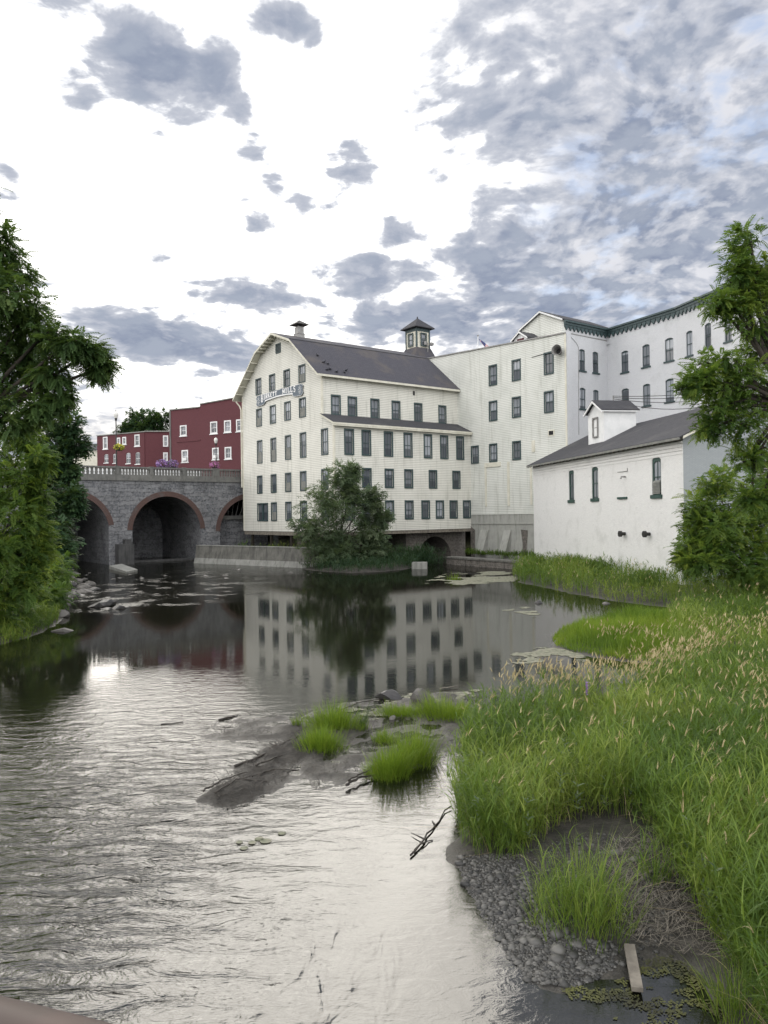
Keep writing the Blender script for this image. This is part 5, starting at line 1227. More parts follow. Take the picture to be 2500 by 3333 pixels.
for k in range(18):
    f = RG.random(); u, v = along([(240, 1935), (400, 1965), (320, 1990), (260, 2010)], f)
    g = G(u, v + RG.gauss(0, 9)); rock(g[0], g[1], RG.uniform(.3, .8), 'low wet stone barely breaking the water beside the left bank', 'wet stones near the left bank', True, .22)
for (u, v, s, lb, wet, fl) in [(332, 1972, 1.15, 'broad flat dark slab lying in the water off the left bank', True, .38), (388, 1980, .6, 'small dark boulder beside the broad flat slab off the left bank', True, .6), (190, 2008, .85, 'pale rounded stone on the grassy left shore', False, .35), (205, 2052, .8, 'grey slab lying half in water below the left bank grass', False, .3),
                               (1755, 1962, .42, 'dark round rock standing alone in the right-hand inlet', True, .6), (1974, 1965, .40, 'pale grey rock standing alone in the right-hand inlet', False, .5), (1262, 2272, .5, 'dark debris-covered rock left of the square grey one on the mud bar', True, .5), (1275, 2340, .14, 'small pale rounded stone lying among the grass tufts on the mud', False, .7),
                               (2030, 2015, .3, 'small pale stone at the mouth of the right inlet', False, .3)]:
    g = G(u, v); rock(g[0], g[1], s, lb, None, wet, fl)
g = G(1378, 2285); rock(g[0], g[1], .42, 'square-edged pale grey stone block lying among twigs on the mud bar', None, False, .75, yaw=.5)
def stick(pts, r0, r1, label, z=.02, group='driftwood on the mud bar', name='driftwood_stick', mat='dwood'):
    q = [];
    for i, (u, v) in enumerate(pts):
        x, y = G(u, v); q.append((x, y, max(0.0, float(ground_z(x, y)[0])) + z + .02 * math.sin(i * 2.3)))
    n = 10; fine = [Vector(tuple(along([p[:2] for p in q], i / n)) + (0,)) for i in range(n + 1)]
    rr = random.Random(int(pts[0][0]))
    for i, p in enumerate(fine):
        f = i / n * (len(q) - 1); a = min(int(f), len(q) - 2); p.z = q[a][2] * (1 - f + a) + q[a + 1][2] * (f - a); p.x += rr.gauss(0, r0 * .5); p.y += rr.gauss(0, r0 * .5)
    m = MB(); m.tube(fine, [(r0 + (r1 - r0) * i / n) * .6 for i in range(n + 1)], 6)
    if (fine[-1] - fine[0]).length > 1.0:
        for k in (3, 6): m.tube([fine[k], fine[k] + Vector((rr.uniform(-.25, .25), rr.uniform(.1, .3), -.01))], [r1 * .8, r1 * .3], 5)
    tag(m.build(name, MT[mat], None, True, loc=tuple(fine[0])), label, 'driftwood', group)
stick([(770, 2498), (850, 2470), (915, 2430), (975, 2400)], .05, .035, 'longest dark branch running along the mud bar towards the grass tufts')
stick([(830, 2512), (900, 2478), (945, 2462)], .04, .02, 'dark branch lying just below the longest branch')
stick([(820, 2540), (890, 2512), (975, 2505)], .03, .015, 'thin straight dark branch across the debris bank')
stick([(1125, 2568), (1185, 2538), (1215, 2532)], .05, .03, 'dark branch pile end beside the tall middle grass tuft', .08)
stick([(1135, 2560), (1200, 2528)], .03, .02, 'thin dark stick over the branch beside the tall middle tuft', .13)
stick([(712, 2346), (745, 2338), (772, 2330)], .06, .035, 'short dark log adrift in the shallows left of the mud bar', .02)
stick([(524, 2358), (600, 2352)], .025, .015, 'thin dark stick adrift far left in the bright water', .01)
stick([(1340, 2790), (1390, 2720), (1440, 2660), (1465, 2630)], .03, .02, 'dark weedy branch stretching through the water to the right bank', .03)
stick([(1350, 2770), (1378, 2750), (1405, 2735)], .025, .015, 'short weedy twig beside the branch near the right bank', .03)
stick([(660, 2585), (740, 2540), (800, 2520)], .035, .02, 'dark branch lying along the tip of the debris bank', .05)
stick([(700, 2600), (780, 2560), (870, 2550)], .03, .015, 'dark branch lying on the lower edge of the debris bank', .05)
stick([(1080, 2330), (1180, 2290), (1240, 2276)], .03, .02, 'dark twig reaching to the debris-covered rock', .04)
stick([(1430, 2245), (1490, 2238)], .03, .02, 'pale stick at the water edge behind the right reeds', .04, None, mat='wood')
# the weathered plank
a = Vector((*G(2047, 3098, .06), .12)); b = Vector((*G(2073, 3222, .06), .05)); d = (b - a); sd = Vector((-d.y, d.x, 0)).normalized() * .062
m = MB(); m.hexa([a + sd, a - sd, b - sd, b + sd] + [p + Vector((0, 0, .05)) for p in (a + sd, a - sd, b - sd, b + sd)])
tag(m.build('plank', MT['wood'], None, loc=tuple(a)), 'short weathered grey plank lying at the edge of the algae pool', 'plank')
# footbridge rail at the photographer's elbow
p0 = Vector((-1.5, 1.35, H - .85)); p1 = P(-40, 3400, 1.0); p2 = P(330, 3520, .86); p3 = Vector((.7, .42, H - .86))
def crom(pts, n=8):
    q = [pts[0]] + list(pts) + [pts[-1]]; o_ = []
    for i in range(1, len(q) - 2):
        for k in range(n):
            t = k / n; a, b, c, d = q[i - 1:i + 3]; o_.append(.5 * (2 * b + (c - a) * t + (2 * a - 5 * b + 4 * c - d) * t * t + (3 * b - a - 3 * c + d) * t ** 3))
    return o_ + [pts[-1]]
q1 = P(0, 3262, 1.0); q2 = P(330, 3350, .84); dq = (q2 - q1).normalized(); up_ = Vector((0, 0, .04)); p0 = q1 - dq * 1.2 - up_; p1 = q1 - up_; p3 = q2 + dq * .9 - up_
m = MB(); m.tube([p0, p1, q2 - up_, p3], .04, 28); rl_ = thing('footbridge_rail', 'brown painted footbridge hand rail at the lower left corner of the view', 'hand rail', p1)
m.build('rail', MT['rust'], rl_, True); m = MB()
m.tube([p0, p0 - Vector((0, 0, 2))], .03, 8); m.build('post', MT['rust'], rl_)
# lily pads
for i, (u, v, s) in enumerate([(822, 2742, .07), (845, 2730, .08), (795, 2760, .07), (866, 2737, .10), (918, 2712, .07), (780, 2741, .06)]):
    x, y = G(u, v); m = MB(); n = 12; m.face([(x + s * math.cos(6.1 * k / n), y + s * math.sin(6.1 * k / n), .012) for k in range(n + 1)] + [(x, y, .012)])
    tag(m.build('lily_pad', MT['scum'], None, loc=(x, y, 0)), 'small round lily pad of the loose group floating on the bright water', 'lily pad', 'lily pads on the open water')

# ------------------------------------------------------------------ grasses
def inpoly(poly, n, zone_pow=1.0):
    """points inside a ground polygon, denser close to the viewer"""
    p = np.array(poly); r0, r1 = np.hypot(p[:, 0], p[:, 1]).min(), np.hypot(p[:, 0], p[:, 1]).max(); a = np.arctan2(p[:, 0], p[:, 1]); out_ = []
    cnt = 0
    while cnt < n:
        r = r0 * (r1 / r0) ** RNG.random(n * 2) if zone_pow == 1 else np.sqrt(RNG.uniform(r0 ** 2, r1 ** 2, n * 2)); t = RNG.uniform(a.min(), a.max(), n * 2)
        x, y = r * np.sin(t), r * np.cos(t); k = sdist(x, y, poly) > 0
        out_.append(np.stack([x[k], y[k]], 1)); cnt += k.sum()
        if k.sum() == 0: break
    return np.concatenate(out_)[:n]
def blades(base, h, wd, lean, az, curl, seg=4, tint=None, twist=None):
    """curved tapering blades; returns vertices, quads, tris and tint per vertex"""
    n = len(base); d = np.stack([np.cos(az), np.sin(az), np.zeros(n)], 1); fa = az + math.pi / 2 + (RNG.uniform(-.9, .9, n) if twist is None else twist)
    sdv = np.stack([np.cos(fa), np.sin(fa), np.zeros(n)], 1); V = []
    for i in range(seg + 1):
        t = i / seg; out_ = lean * t + curl * t * t; up = np.sqrt(np.maximum(.04, 1 - (np.minimum(.95, lean + curl * t)) ** 2)) * t - .25 * curl * t ** 3
        c = base + d * (out_ * h)[:, None] + np.array([0, 0, 1.]) * (up * h)[:, None]
        w_ = wd * (1 - t ** 1.6) * (.55 + .45 * min(1, t * 3 + .2))
        if i < seg: V += [c - sdv * w_[:, None] / 2, c + sdv * w_[:, None] / 2]
        else: V.append(c)
    k = len(V); verts = np.stack(V, 1).reshape(-1, 3); b = (np.arange(n) * k)[:, None]
    q = np.concatenate([b + np.array([2 * i, 2 * i + 1, 2 * i + 3, 2 * i + 2]) for i in range(seg - 1)]); t_ = b + np.array([2 * seg - 2, 2 * seg - 1, 2 * seg])
    tt_ = RNG.uniform(0, 1, n) if tint is None else tint
    return verts, q, t_, np.repeat(tt_, k)
def merge(parts):
    vs, qs, ts, tn, o_ = [], [], [], [], 0
    for v, q, t_, tt_ in parts: vs.append(v); qs.append(q + o_); ts.append(t_ + o_); tn.append(tt_); o_ += len(v)
    return np.concatenate(vs), np.concatenate(qs), np.concatenate(ts), np.concatenate(tn)
def with_z(xy, dz=-.03): return np.column_stack([xy, np.maximum(ground_z(xy[:, 0], xy[:, 1]), -.12) + dz])
def patchy(xy, f=.35): return np.clip(.5 + VN2(xy[:, 0], xy[:, 1], f, 3) * 1.1, 0, 1)
def reeds(xy, hmin, hmax, leaves=6, wl=.013, dist_w=True, tintmul=1.0, scale_h=None):
    n = len(xy); b = with_z(xy); r = np.hypot(xy[:, 0], xy[:, 1]); ws = np.maximum(1, (r / 13) ** .8) if dist_w else np.ones(n)
    pt = patchy(xy); hh = RNG.uniform(hmin, hmax, n) * (.75 + .5 * patchy(xy + 40, .5)); az = RNG.uniform(0, 2 * np.pi, n); ln = RNG.uniform(.02, .22, n)
    if scale_h is not None: hh *= scale_h
    tn = np.clip(pt * 1.0 - .12 + RNG.uniform(-.2, .35, n), 0, 1) * tintmul
    out_ = [blades(b, hh, .007 * ws + .003, ln, az, np.full(n, .1), 4, tn)]
    for k in range(leaves):
        f = RNG.uniform(.12, .95, n); a2 = az + RNG.uniform(0, 6.28, n)
        p = b + np.stack([np.cos(az) * (ln * f + .1 * f * f) * hh, np.sin(az) * (ln * f + .1 * f * f) * hh, hh * f * .96], 1)
        out_.append(blades(p, RNG.uniform(.22, .50, n) * (.7 + .3 * hh), wl * ws * RNG.uniform(.7, 1.3, n), RNG.uniform(.25, .65, n), a2, RNG.uniform(.1, .6, n), 4, np.clip(tn + RNG.uniform(-.2, .2, n), 0, 1)))
    return out_
def tops(xy, hmin, hmax):
    """flowering stems: a thin stalk and a drooping plume"""
    n = len(xy); b = with_z(xy); r = np.hypot(xy[:, 0], xy[:, 1]); ws = np.maximum(1, (r / 13) ** .6); h = RNG.uniform(hmin, hmax, n); az = RNG.normal(.3, 1.2, n); ln = RNG.uniform(.03, .2, n); cu = RNG.uniform(.0, .22, n)
    st = blades(b, h, .006 * ws, ln, az, cu, 4)
    tip = b + np.stack([np.cos(az) * (ln + cu) * h, np.sin(az) * (ln + cu) * h, h * (np.sqrt(np.maximum(.04, 1 - np.minimum(.95, ln + cu) ** 2)) - .25 * cu)], 1)
    res = []; L_ = RNG.uniform(.13, .24, n) * (1 + .15 * (ws - 1)); a2 = az + RNG.normal(0, .5, n)
    tip = tip - np.stack([np.cos(a2) * .04, np.sin(a2) * .04, np.full(n, .03)], 1)
    for k in range(3): res.append(blades(tip + RNG.normal(0, .004, (n, 3)), L_ * (1 - .12 * k), (.020 - .003 * k) * ws, RNG.uniform(.25, .55, n), a2 + RNG.normal(0, .15, n), RNG.uniform(.0, .6, n), 4, None, k * 1.05 + np.zeros(n)))
    return st, res
REED = PL([(1035, 1588), (1008, 1625), (995, 1700), (986, 1770), (996, 1825), (1040, 1872), (1120, 1876), (1165, 1850), (1205, 1812), (1290, 1800), (1370, 1805), (1420, 1860), (1465, 1930), (1510, 2010), (1570, 2090), (1630, 2180), (1680, 2300), (1750, 2500), (2300, 2500), (2300, 1800), (2200, 1560), (1900, 1480), (1560, 1470), (1450, 1462), (1400, 1505), (1310, 1560), (1150, 1566)])
REED = [(x, max(y, 4.5)) for x, y in REED]
MIDG = PL([(1450, 1440), (1560, 1465), (1900, 1478), (2050, 1480), (2050, 1330), (1660, 1290), (1520, 1318), (1460, 1322), (1450, 1336)])
LOBE = PL([(1192, 1378), (1215, 1358), (1270, 1348), (1330, 1340), (1400, 1336), (1450, 1334), (1520, 1330), (1560, 1400), (1480, 1436), (1370, 1429), (1300, 1420), (1240, 1408), (1200, 1396)])
UPB = PL([(1106, 1246), (1128, 1262), (1180, 1275), (1250, 1287), (1320, 1301), (1400, 1309), (1465, 1316), (1540, 1318), (1700, 1290), (1900, 1270), (1900, 1208), (1400, 1205), (1300, 1212), (1180, 1212), (1130, 1225)])
parts = reeds(inpoly(REED, 11500), .65, 1.4, 8, .017)
edge_pts = inpoly(REED, 6000)
sd_e = sdist(edge_pts[:, 0], edge_pts[:, 1], REED); parts += reeds(edge_pts[sd_e < .5], .45, .9, 6, .018)
parts += reeds(inpoly(MIDG, 5000), .6, 1.15, 5, .014)
v_, q_, t_, tn_ = merge(parts); tag(np_mesh('reed_grass', v_, q_, t_, MT['grass'], None, tn_), 'tall green reed grass covering the right bank in the foreground', 'reed grass', kind='stuff')
parts = []
b_ = inpoly(LOBE, 16000); rr = np.hypot(b_[:, 0], b_[:, 1]); n = len(b_)
sh = np.clip(sdist(b_[:, 0], b_[:, 1], LOBE) / 1.2, .35, 1)
parts.append(blades(with_z(b_), RNG.uniform(.45, .95, n) * (.7 + .5 * patchy(b_, .6)) * sh, .012 * (rr / 13) ** .8, RNG.uniform(.05, .35, n), RNG.uniform(0, 6.28, n), RNG.uniform(0, .35, n), 4, np.clip(patchy(b_, .5) + RNG.uniform(-.3, .3, n), 0, 1)))
v_, q_, t_, tn_ = merge(parts); tag(np_mesh('lobe_grass', v_, q_, t_, MT['bright'], None, tn_), 'short bright green grass on the tongue of land between the two right inlets', 'grass', kind='stuff')
parts = reeds(inpoly(UPB, 13000, 2), .75, 1.5, 5, .014)
wc = np.array(G(1975, 1825)); xy = wc + RNG.normal(0, 1, (420, 2)) * np.array([1.5, 1.0]); parts += reeds(xy, 1.5, 2.3, 6, .013, True, .25)
for (u, v, sx_, sy_, n, h0, h1, tm) in ((1730, 1868, .9, .6, 260, .7, 1.2, 1.2), (1860, 1872, 1.1, .7, 300, .9, 1.5, .5), (1930, 1890, .8, .6, 240, .8, 1.2, 1.3), (2050, 1885, 1.3, .8, 340, 1.0, 1.7, .8), (2150, 1880, 1.4, .9, 360, 1.0, 1.6, 1.3), (2250, 1890, 1.2, .8, 300, .9, 1.6, .4), (2100, 1925, .9, .6, 240, .7, 1.2, 1.4)):
    parts += reeds(np.array(G(u, v)) + RNG.normal(0, .7, (n, 2)) * np.array([sx_, sy_]), h0, h1, 6, .014, True, tm)
wc = np.array(G(1800, 1842)); xy = wc + RNG.normal(0, 1, (500, 2)) * np.array([2.3, 1.0]); parts += reeds(xy, 1.0, 1.6, 6, .013, True, .6)
v_, q_, t_, tn_ = merge(parts); tag(np_mesh('upper_bank_grass', v_, q_, t_, MT['grass'], None, tn_), 'mixed green grass and weeds growing along the foot of the white annex', 'grass', kind='stuff')
n = 1500; b_ = inpoly(REED, n); v_, q_, t_, tn_ = merge([blades(with_z(b_), RNG.uniform(.4, 1.25, n), RNG.uniform(.006, .014, n), RNG.uniform(.05, .8, n), RNG.uniform(0, 6.28, n), RNG.uniform(0, .7, n), 4)])
tag(np_mesh('dead_stems', v_, q_, t_, MT['seed'], None, tn_), 'pale dead stems and bent leaves scattered through the reed grass', 'dead stems', kind='stuff')
wd_ = inpoly(REED, 520); wv = []
for q in wd_:
    hh = RNG.uniform(.5, 1.0); k = 16; zz_ = np.sort(RNG.uniform(.25, 1, k)) * hh; az = np.arange(k) * 2.4; gz_ = float(ground_z(q[0], q[1])[0])
    bb = np.column_stack([np.full(k, q[0]), np.full(k, q[1]), gz_ + zz_]); wv.append(blades(bb, RNG.uniform(.09, .2, k), RNG.uniform(.03, .05, k) * max(1, math.hypot(*q) / 16), np.full(k, .75), az, np.full(k, .2), 3))
v_, q_, t_, tn_ = merge(wv); tag(np_mesh('broadleaf_weeds', v_, q_, t_, MT['bush'], None, tn_), 'broad-leaved grey-green weeds mixed into the reed grass', 'weeds', kind='stuff')
# plumes
TOP1 = PL([(1060, 1570), (1310, 1560), (1400, 1500), (1560, 1470), (1560, 1500), (1420, 1560), (1330, 1600), (1100, 1610)])
TOP2 = PL([(1560, 1560), (1720, 1540), (1900, 1560), (1900, 1800), (1600, 1720)])
TOP3 = PL([(1380, 1420), (1450, 1425), (1560, 1440), (1800, 1445), (1800, 1405), (1560, 1420)])
TOP4 = PL([(1500, 1290), (1560, 1310), (1800, 1310), (1800, 1260), (1560, 1270)])
TOP5 = PL([(1240, 1411), (1300, 1423), (1440, 1435), (1440, 1424), (1300, 1412)])
st_, hd_ = [], []
for poly_, n, h0, h1 in ((TOP1, 640, 1.2, 1.75), (REED, 650, 1.05, 1.6), (TOP2, 340, 1.1, 1.6), (TOP3, 260, 1.0, 1.5), (TOP4, 160, 1.0, 1.6), (MIDG, 160, 1.0, 1.5), (TOP5, 90, .8, 1.3), (UPB, 420, .9, 1.5)):
    a, b = tops(inpoly(poly_, n), h0, h1); st_.append(a); hd_ += b
v_, q_, t_, tn_ = merge(hd_); tag(np_mesh('grass_plumes', v_, q_, t_, MT['seed'], None, tn_), 'tan seed plumes nodding above the reed grass of the right bank', 'seed plumes', kind='stuff')
v_, q_, t_, tn_ = merge(st_); tag(np_mesh('plume_stalks', v_, q_, t_, MT['grass'], None, tn_), 'thin stalks carrying the tan plumes over the reed grass', 'grass stalks', kind='stuff')
# separate tufts on the mud
def tuft(name, u, v, rx, ry, n, h0, h1, mat, label, cat='grass tuft', wd=.011, leaves=0, group=None):
    x, y = G(u, v); d = RNG.normal(0, .45, (n, 2)); d = d[np.hypot(*d.T) < 1.1]; xy = np.array([x, y]) + d * np.array([rx, ry]); n = len(xy)
    rr = np.hypot(*d.T); az = np.arctan2(d[:, 1], d[:, 0]) + RNG.normal(0, .6, n)
    parts = [blades(with_z(xy), RNG.uniform(h0 * .6, h1 * 1.15, n) * (1.05 - .35 * rr) * (.55 + .8 * patchy(xy, 2.6)), np.full(n, wd) * RNG.uniform(.7, 1.3, n), .08 + .22 * rr + RNG.uniform(0, .12, n), az, RNG.uniform(0, .4, n), 4)]
    if leaves: parts += reeds(xy[: n // 4], h0, h1, leaves, .012)
    v_, q_, t_, tn_ = merge(parts); tag(np_mesh(name, v_, q_, t_, mat, None, tn_, loc=(x, y, 0)), label, cat, group)
GT = 'grass tufts on the mud bar'
tuft('grass_tuft', 1045, 2435, .62, .55, 1300, .28, .50, MT['bright'], 'rounded bright tuft at the left front of the mud bar', group=GT)
tuft('grass_tuft', 1085, 2375, .75, .5, 1300, .4, .75, MT['bright'], 'taller bright tuft just behind the rounded left tuft', group=GT)
tuft('grass_tuft', 965, 2365, .14, .14, 120, .3, .5, MT['grass'], 'tiny isolated green tuft leftmost on the mud bar', group=GT)
tuft('grass_tuft', 1262, 2520, .48, .5, 1400, .55, .95, MT['bright'], 'tallest upright tuft in the middle whose blades mirror in the pool', group=GT)
tuft('grass_tuft', 1345, 2480, .5, .6, 1100, .55, .95, MT['bright'], 'tall loose tuft just right of the tallest middle tuft', group=GT)
tuft('grass_tuft', 1310, 2325, .85, .45, 1300, .25, .45, MT['bright'], 'low cushion of bright grass before the square grey stone', group=GT)
tuft('grass_tuft', 1460, 2330, 1.05, .7, 1800, .35, .65, MT['bright'], 'wide bright tuft joining the reeds of the right bank', group=GT)
tuft('grass_tuft', 1250, 2410, .35, .3, 400, .35, .6, MT['bright'], 'small tuft behind the tallest middle tuft', group=GT)
tuft('grass_tuft', 1180, 2375, .22, .2, 160, .25, .5, MT['grass'], 'dark small tuft with upright rushes behind it on the mud bar', group=GT)
tuft('rush_clump', 1180, 2372, .05, .05, 40, .8, 1.15, MT['darkleaf'], 'few tall thin dark rushes standing on the mud bar', 'rushes', .008)
tuft('reed_clump', 1890, 3010, .66, .75, 480, .5, 1.0, MT['grass'], 'sparse yellow-green reed clump standing on the gravel', 'reed clump', .011, 5)
tuft('weed_clump', 2140, 2900, .25, .3, 90, .35, .8, MT['sumac'], 'leafy green weeds behind the gravel near the reeds', 'weed clump', .02, 6)
tuft('grass_tuft', 2400, 3300, .35, .4, 260, .4, .7, MT['grass'], 'thin yellowish grass tuft at the bottom right beside the algae pool', group=None)
tuft('grass_tuft', 1478, 1888, .7, .4, 160, .3, .8, MT['bright'], 'small tuft alone on the algae mat in mid river', group=None, wd=.03)
# left bank and mid bank grass
LB = PL([(0, 1396), (60, 1382), (126, 1348), (136, 1302), (150, 1262), (60, 1262), (0, 1300)]); xy = inpoly(LB, 4200, 2); parts = reeds(xy, .4, .85, 5, .014, True, .9)
v_, q_, t_, tn_ = merge(parts); tag(np_mesh('left_bank_grass', v_, q_, t_, MT['grass'], None, tn_), 'green grass fringing the water under the left bank trees', 'grass', kind='stuff')
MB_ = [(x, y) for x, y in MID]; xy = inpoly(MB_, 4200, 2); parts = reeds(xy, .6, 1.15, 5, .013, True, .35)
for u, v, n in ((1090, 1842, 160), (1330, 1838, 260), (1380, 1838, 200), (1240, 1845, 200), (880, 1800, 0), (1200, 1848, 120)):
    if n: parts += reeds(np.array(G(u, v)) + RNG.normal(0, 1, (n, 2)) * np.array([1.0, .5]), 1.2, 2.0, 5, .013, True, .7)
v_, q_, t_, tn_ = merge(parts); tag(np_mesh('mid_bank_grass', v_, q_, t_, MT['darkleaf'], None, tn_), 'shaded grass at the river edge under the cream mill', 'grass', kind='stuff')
wl_ = np.array([Wr.at(s, 0, -1.2)[:2] for s in RNG.uniform(3, ln - 1, 240)]); v_, q_, t_, tn_ = merge(reeds(wl_, 1.6, 2.6, 5, .013, True, .8)); tag(np_mesh('wall_top_weeds', v_, q_, t_, MT['grass'], None, tn_), 'green weeds showing above the top of the retaining wall', 'weeds', kind='stuff')
lg_ = np.array([WC.at(s, 0, 1.2 + RNG.uniform(-.3, .9))[:2] for s in RNG.uniform(9.6, 22, 500)]); bz = reeds(lg_, .3, .7, 5, .012, True, .3)
for q in bz: q[0][:, 2] += np.maximum(0, .75 - q[0][:, 2].min()) * 0 + .7
v_, q_, t_, tn_ = merge(bz); tag(np_mesh('ledge_weeds', v_, q_, t_, MT['grass'], None, tn_), 'low weeds growing on the quay ledge below the stucco', 'weeds', kind='stuff')
# a purple flower spike in the reeds
p = Vector(G(1910, 2475)); pz = float(ground_z(p.x, p.y)[0]); fs = thing('flower_spike', 'single purple loosestrife spike standing in the right bank reeds', 'wildflower', (p.x, p.y, pz))
m = MB(); m.tube([(p.x, p.y, pz), (p.x + .02, p.y, pz + 1.25)], .006, 5); m.build('stem', MT['grass'], fs)
vs = []
for k in range(90):
    a, z = RNG.uniform(0, 6.28), RNG.uniform(0, .3); c = np.array([p.x + .02 + .022 * math.cos(a), p.y + .022 * math.sin(a), pz + 1.15 + z]); s = .014; e = np.array([-math.sin(a), math.cos(a), .2]) * s; f = np.array([math.cos(a) * .6, math.sin(a) * .6, .8]) * s; vs += [c - e, c - f, c + e, c + f]
np_mesh('blossoms', np.array(vs), np.arange(len(vs)).reshape(-1, 4), None, MT['purple'], fs, RNG.uniform(.4, 1, len(vs)))
# gravel
GRAV = PL([(985, 1850), (1003, 1910), (1045, 1990), (1090, 2058), (1140, 2122), (1240, 2132), (1340, 2092), (1440, 2050), (1490, 1950), (1400, 1860), (1280, 1830), (1190, 1840), (1080, 1858)])
G2 = PL([(985, 1850), (1003, 1910), (1045, 1990), (1090, 2058), (1140, 2122), (1240, 2132), (1330, 2095), (1335, 2050), (1240, 2040), (1165, 1980), (1140, 1900), (1125, 1858)])
xy = np.concatenate([inpoly(G2, 10000), inpoly(GRAV, 3500)]); z = ground_z(xy[:, 0], xy[:, 1]); k = z > -.05; xy, z = xy[k], z[k]; n = len(xy)
import bmesh as _bm
bm = _bm.new(); _bm.ops.create_icosphere(bm, subdivisions=1, radius=1.0); iv = np.array([v.co[:] for v in bm.verts]); itf = np.array([[v.index for v in f.verts] for f in bm.faces]); bm.free()
s = (RNG.gamma(2.0, .0062, n) * np.where(RNG.random(n) < .03, 3.0, 1.0))[:, None] * np.array([1, .8, .5]) * RNG.uniform(.7, 1.3, (n, 3)); s = np.clip(s, .005, .11); a = RNG.uniform(0, 6.28, n); ca, sa = np.cos(a)[:, None], np.sin(a)[:, None]
loc_ = iv[None] * s[:, None, :] * RNG.uniform(.85, 1.15, (n, len(iv), 1)); vv = np.stack([loc_[..., 0] * ca - loc_[..., 1] * sa, loc_[..., 0] * sa + loc_[..., 1] * ca, loc_[..., 2]], -1) + np.column_stack([xy, z + .004])[:, None, :]
tag(np_mesh('gravel', vv.reshape(-1, 3), None, (itf[None] + (np.arange(n) * len(iv))[:, None, None]).reshape(-1, 3), MT['pebble'], None, np.repeat(RNG.uniform(0, 1, n) ** 1.4, len(iv)), True), 'grey river pebbles spread over the right shore', 'gravel', kind='stuff')
# twigs and rotten leaves on the debris bank and the mud
def debris(poly_, n, label, name):
    xy = inpoly(poly_, n); b = with_z(xy, .015); az = RNG.uniform(0, 6.28, n); k = RNG.gamma(2.0, .06, n)
    v_, q_, t_, tn_ = merge([blades(b, k, RNG.uniform(.008, .02, n), np.full(n, .93), az, np.zeros(n), 3)]); v_[:, 2] = np.maximum(v_[:, 2], .004)
    tag(np_mesh(name, v_, q_, t_, MT['dwood'], None, tn_), label, 'plant debris', kind='stuff')
debris(BAR2, 2200, 'dark rotting twigs heaped on the tip of the mud bar', 'twig_debris'); debris(BAR1, 4200, 'scattered dark twigs lying on the mud bar', 'mud_twigs')
xy = inpoly(PL([(1330, 1850), (1420, 1850), (1500, 1960), (1560, 2080), (1450, 2060), (1360, 2040), (1300, 1900)]), 1500); n = len(xy)
v_, q_, t_, tn_ = merge([blades(with_z(xy, .02), RNG.uniform(.08, .38, n), RNG.uniform(.005, .011, n), np.full(n, .92), RNG.uniform(0, 6.28, n), np.zeros(n), 3)]); tag(np_mesh('dry_straw', v_, q_, t_, MT['wood'], None, tn_), 'dry straw and dead stems lying on the gravel under the reeds', 'dry straw', kind='stuff')
# floating mats: irregular flat rafts of weed
def raft(name, poly_, cell, thr, mat, label, cat, f=1.2, z=.008, grit=0.0):
    p = np.array(poly_); x0, y0 = p.min(0); x1, y1 = p.max(0); gx = np.arange(x0, x1, cell); gy = np.arange(y0, y1, cell * 1.0); X, Y = np.meshgrid(gx, gy)
    dd = sdist(X, Y, poly_); nz = VN1(X + 50, Y * 1.3, f, 5) + np.clip(dd / (.25 * max(x1 - x0, y1 - y0)), 0, 1) * .35
    k = (nz > thr) & (dd > 0) & (RNG.random(X.shape) > grit); ii = np.argwhere(k)
    if len(ii) == 0: return
    j = cell / 2 * 1.0; vs = []
    jit = lambda: RNG.uniform(-.35, .35, len(ii)) * cell
    cx, cy = X[k], Y[k]; zz = z + RNG.uniform(0, .006, len(ii))
    for sx_, sy_ in ((-1, -1), (1, -1), (1, 1), (-1, 1)): vs.append(np.stack([cx + sx_ * j * 1.25 + jit(), cy + sy_ * j * 1.25 + jit(), zz], 1))
    vs = np.stack(vs, 1).reshape(-1, 3); tag(np_mesh(name, vs, np.arange(len(vs)).reshape(-1, 4), None, MT[mat]), label, cat, kind='stuff')
raft('algae_mat', PL([(1372, 2046), (1480, 2026), (1570, 2080), (1650, 2200), (1650, 2290), (1420, 2290), (1300, 2200), (1180, 2190), (1160, 2140), (1260, 2125)]), .016, .12, 'algae', 'yellow-green algae floating on the pool by the plank', 'algae', 3.4, .008, .55)
raft('river_scum', PL([(905, 1262), (960, 1240), (1060, 1232), (1125, 1236), (1110, 1256), (1000, 1264)]), .22, .05, 'scum', 'pale algae mat floating before the quay ledge', 'algae', .5)
raft('drift_scum', PL([(1060, 1322), (1160, 1306), (1200, 1325), (1150, 1345), (1090, 1340)]), .11, .33, 'scum', 'thin pale scum drifting in mid river', 'algae', .9)
raft('inlet_scum', PL([(1080, 1420), (1180, 1392), (1290, 1424), (1430, 1438), (1380, 1448), (1200, 1432), (1100, 1442)]), .08, .22, 'scum', 'pale scum gathered at the mouth of the near inlet', 'algae', 1.1)
raft('bar_scum', PL([(700, 1545), (820, 1505), (1040, 1482), (1060, 1500), (900, 1530), (760, 1570)]), .05, .22, 'scum', 'pale leaf scum washed along the back of the mud bar', 'algae', 1.8)

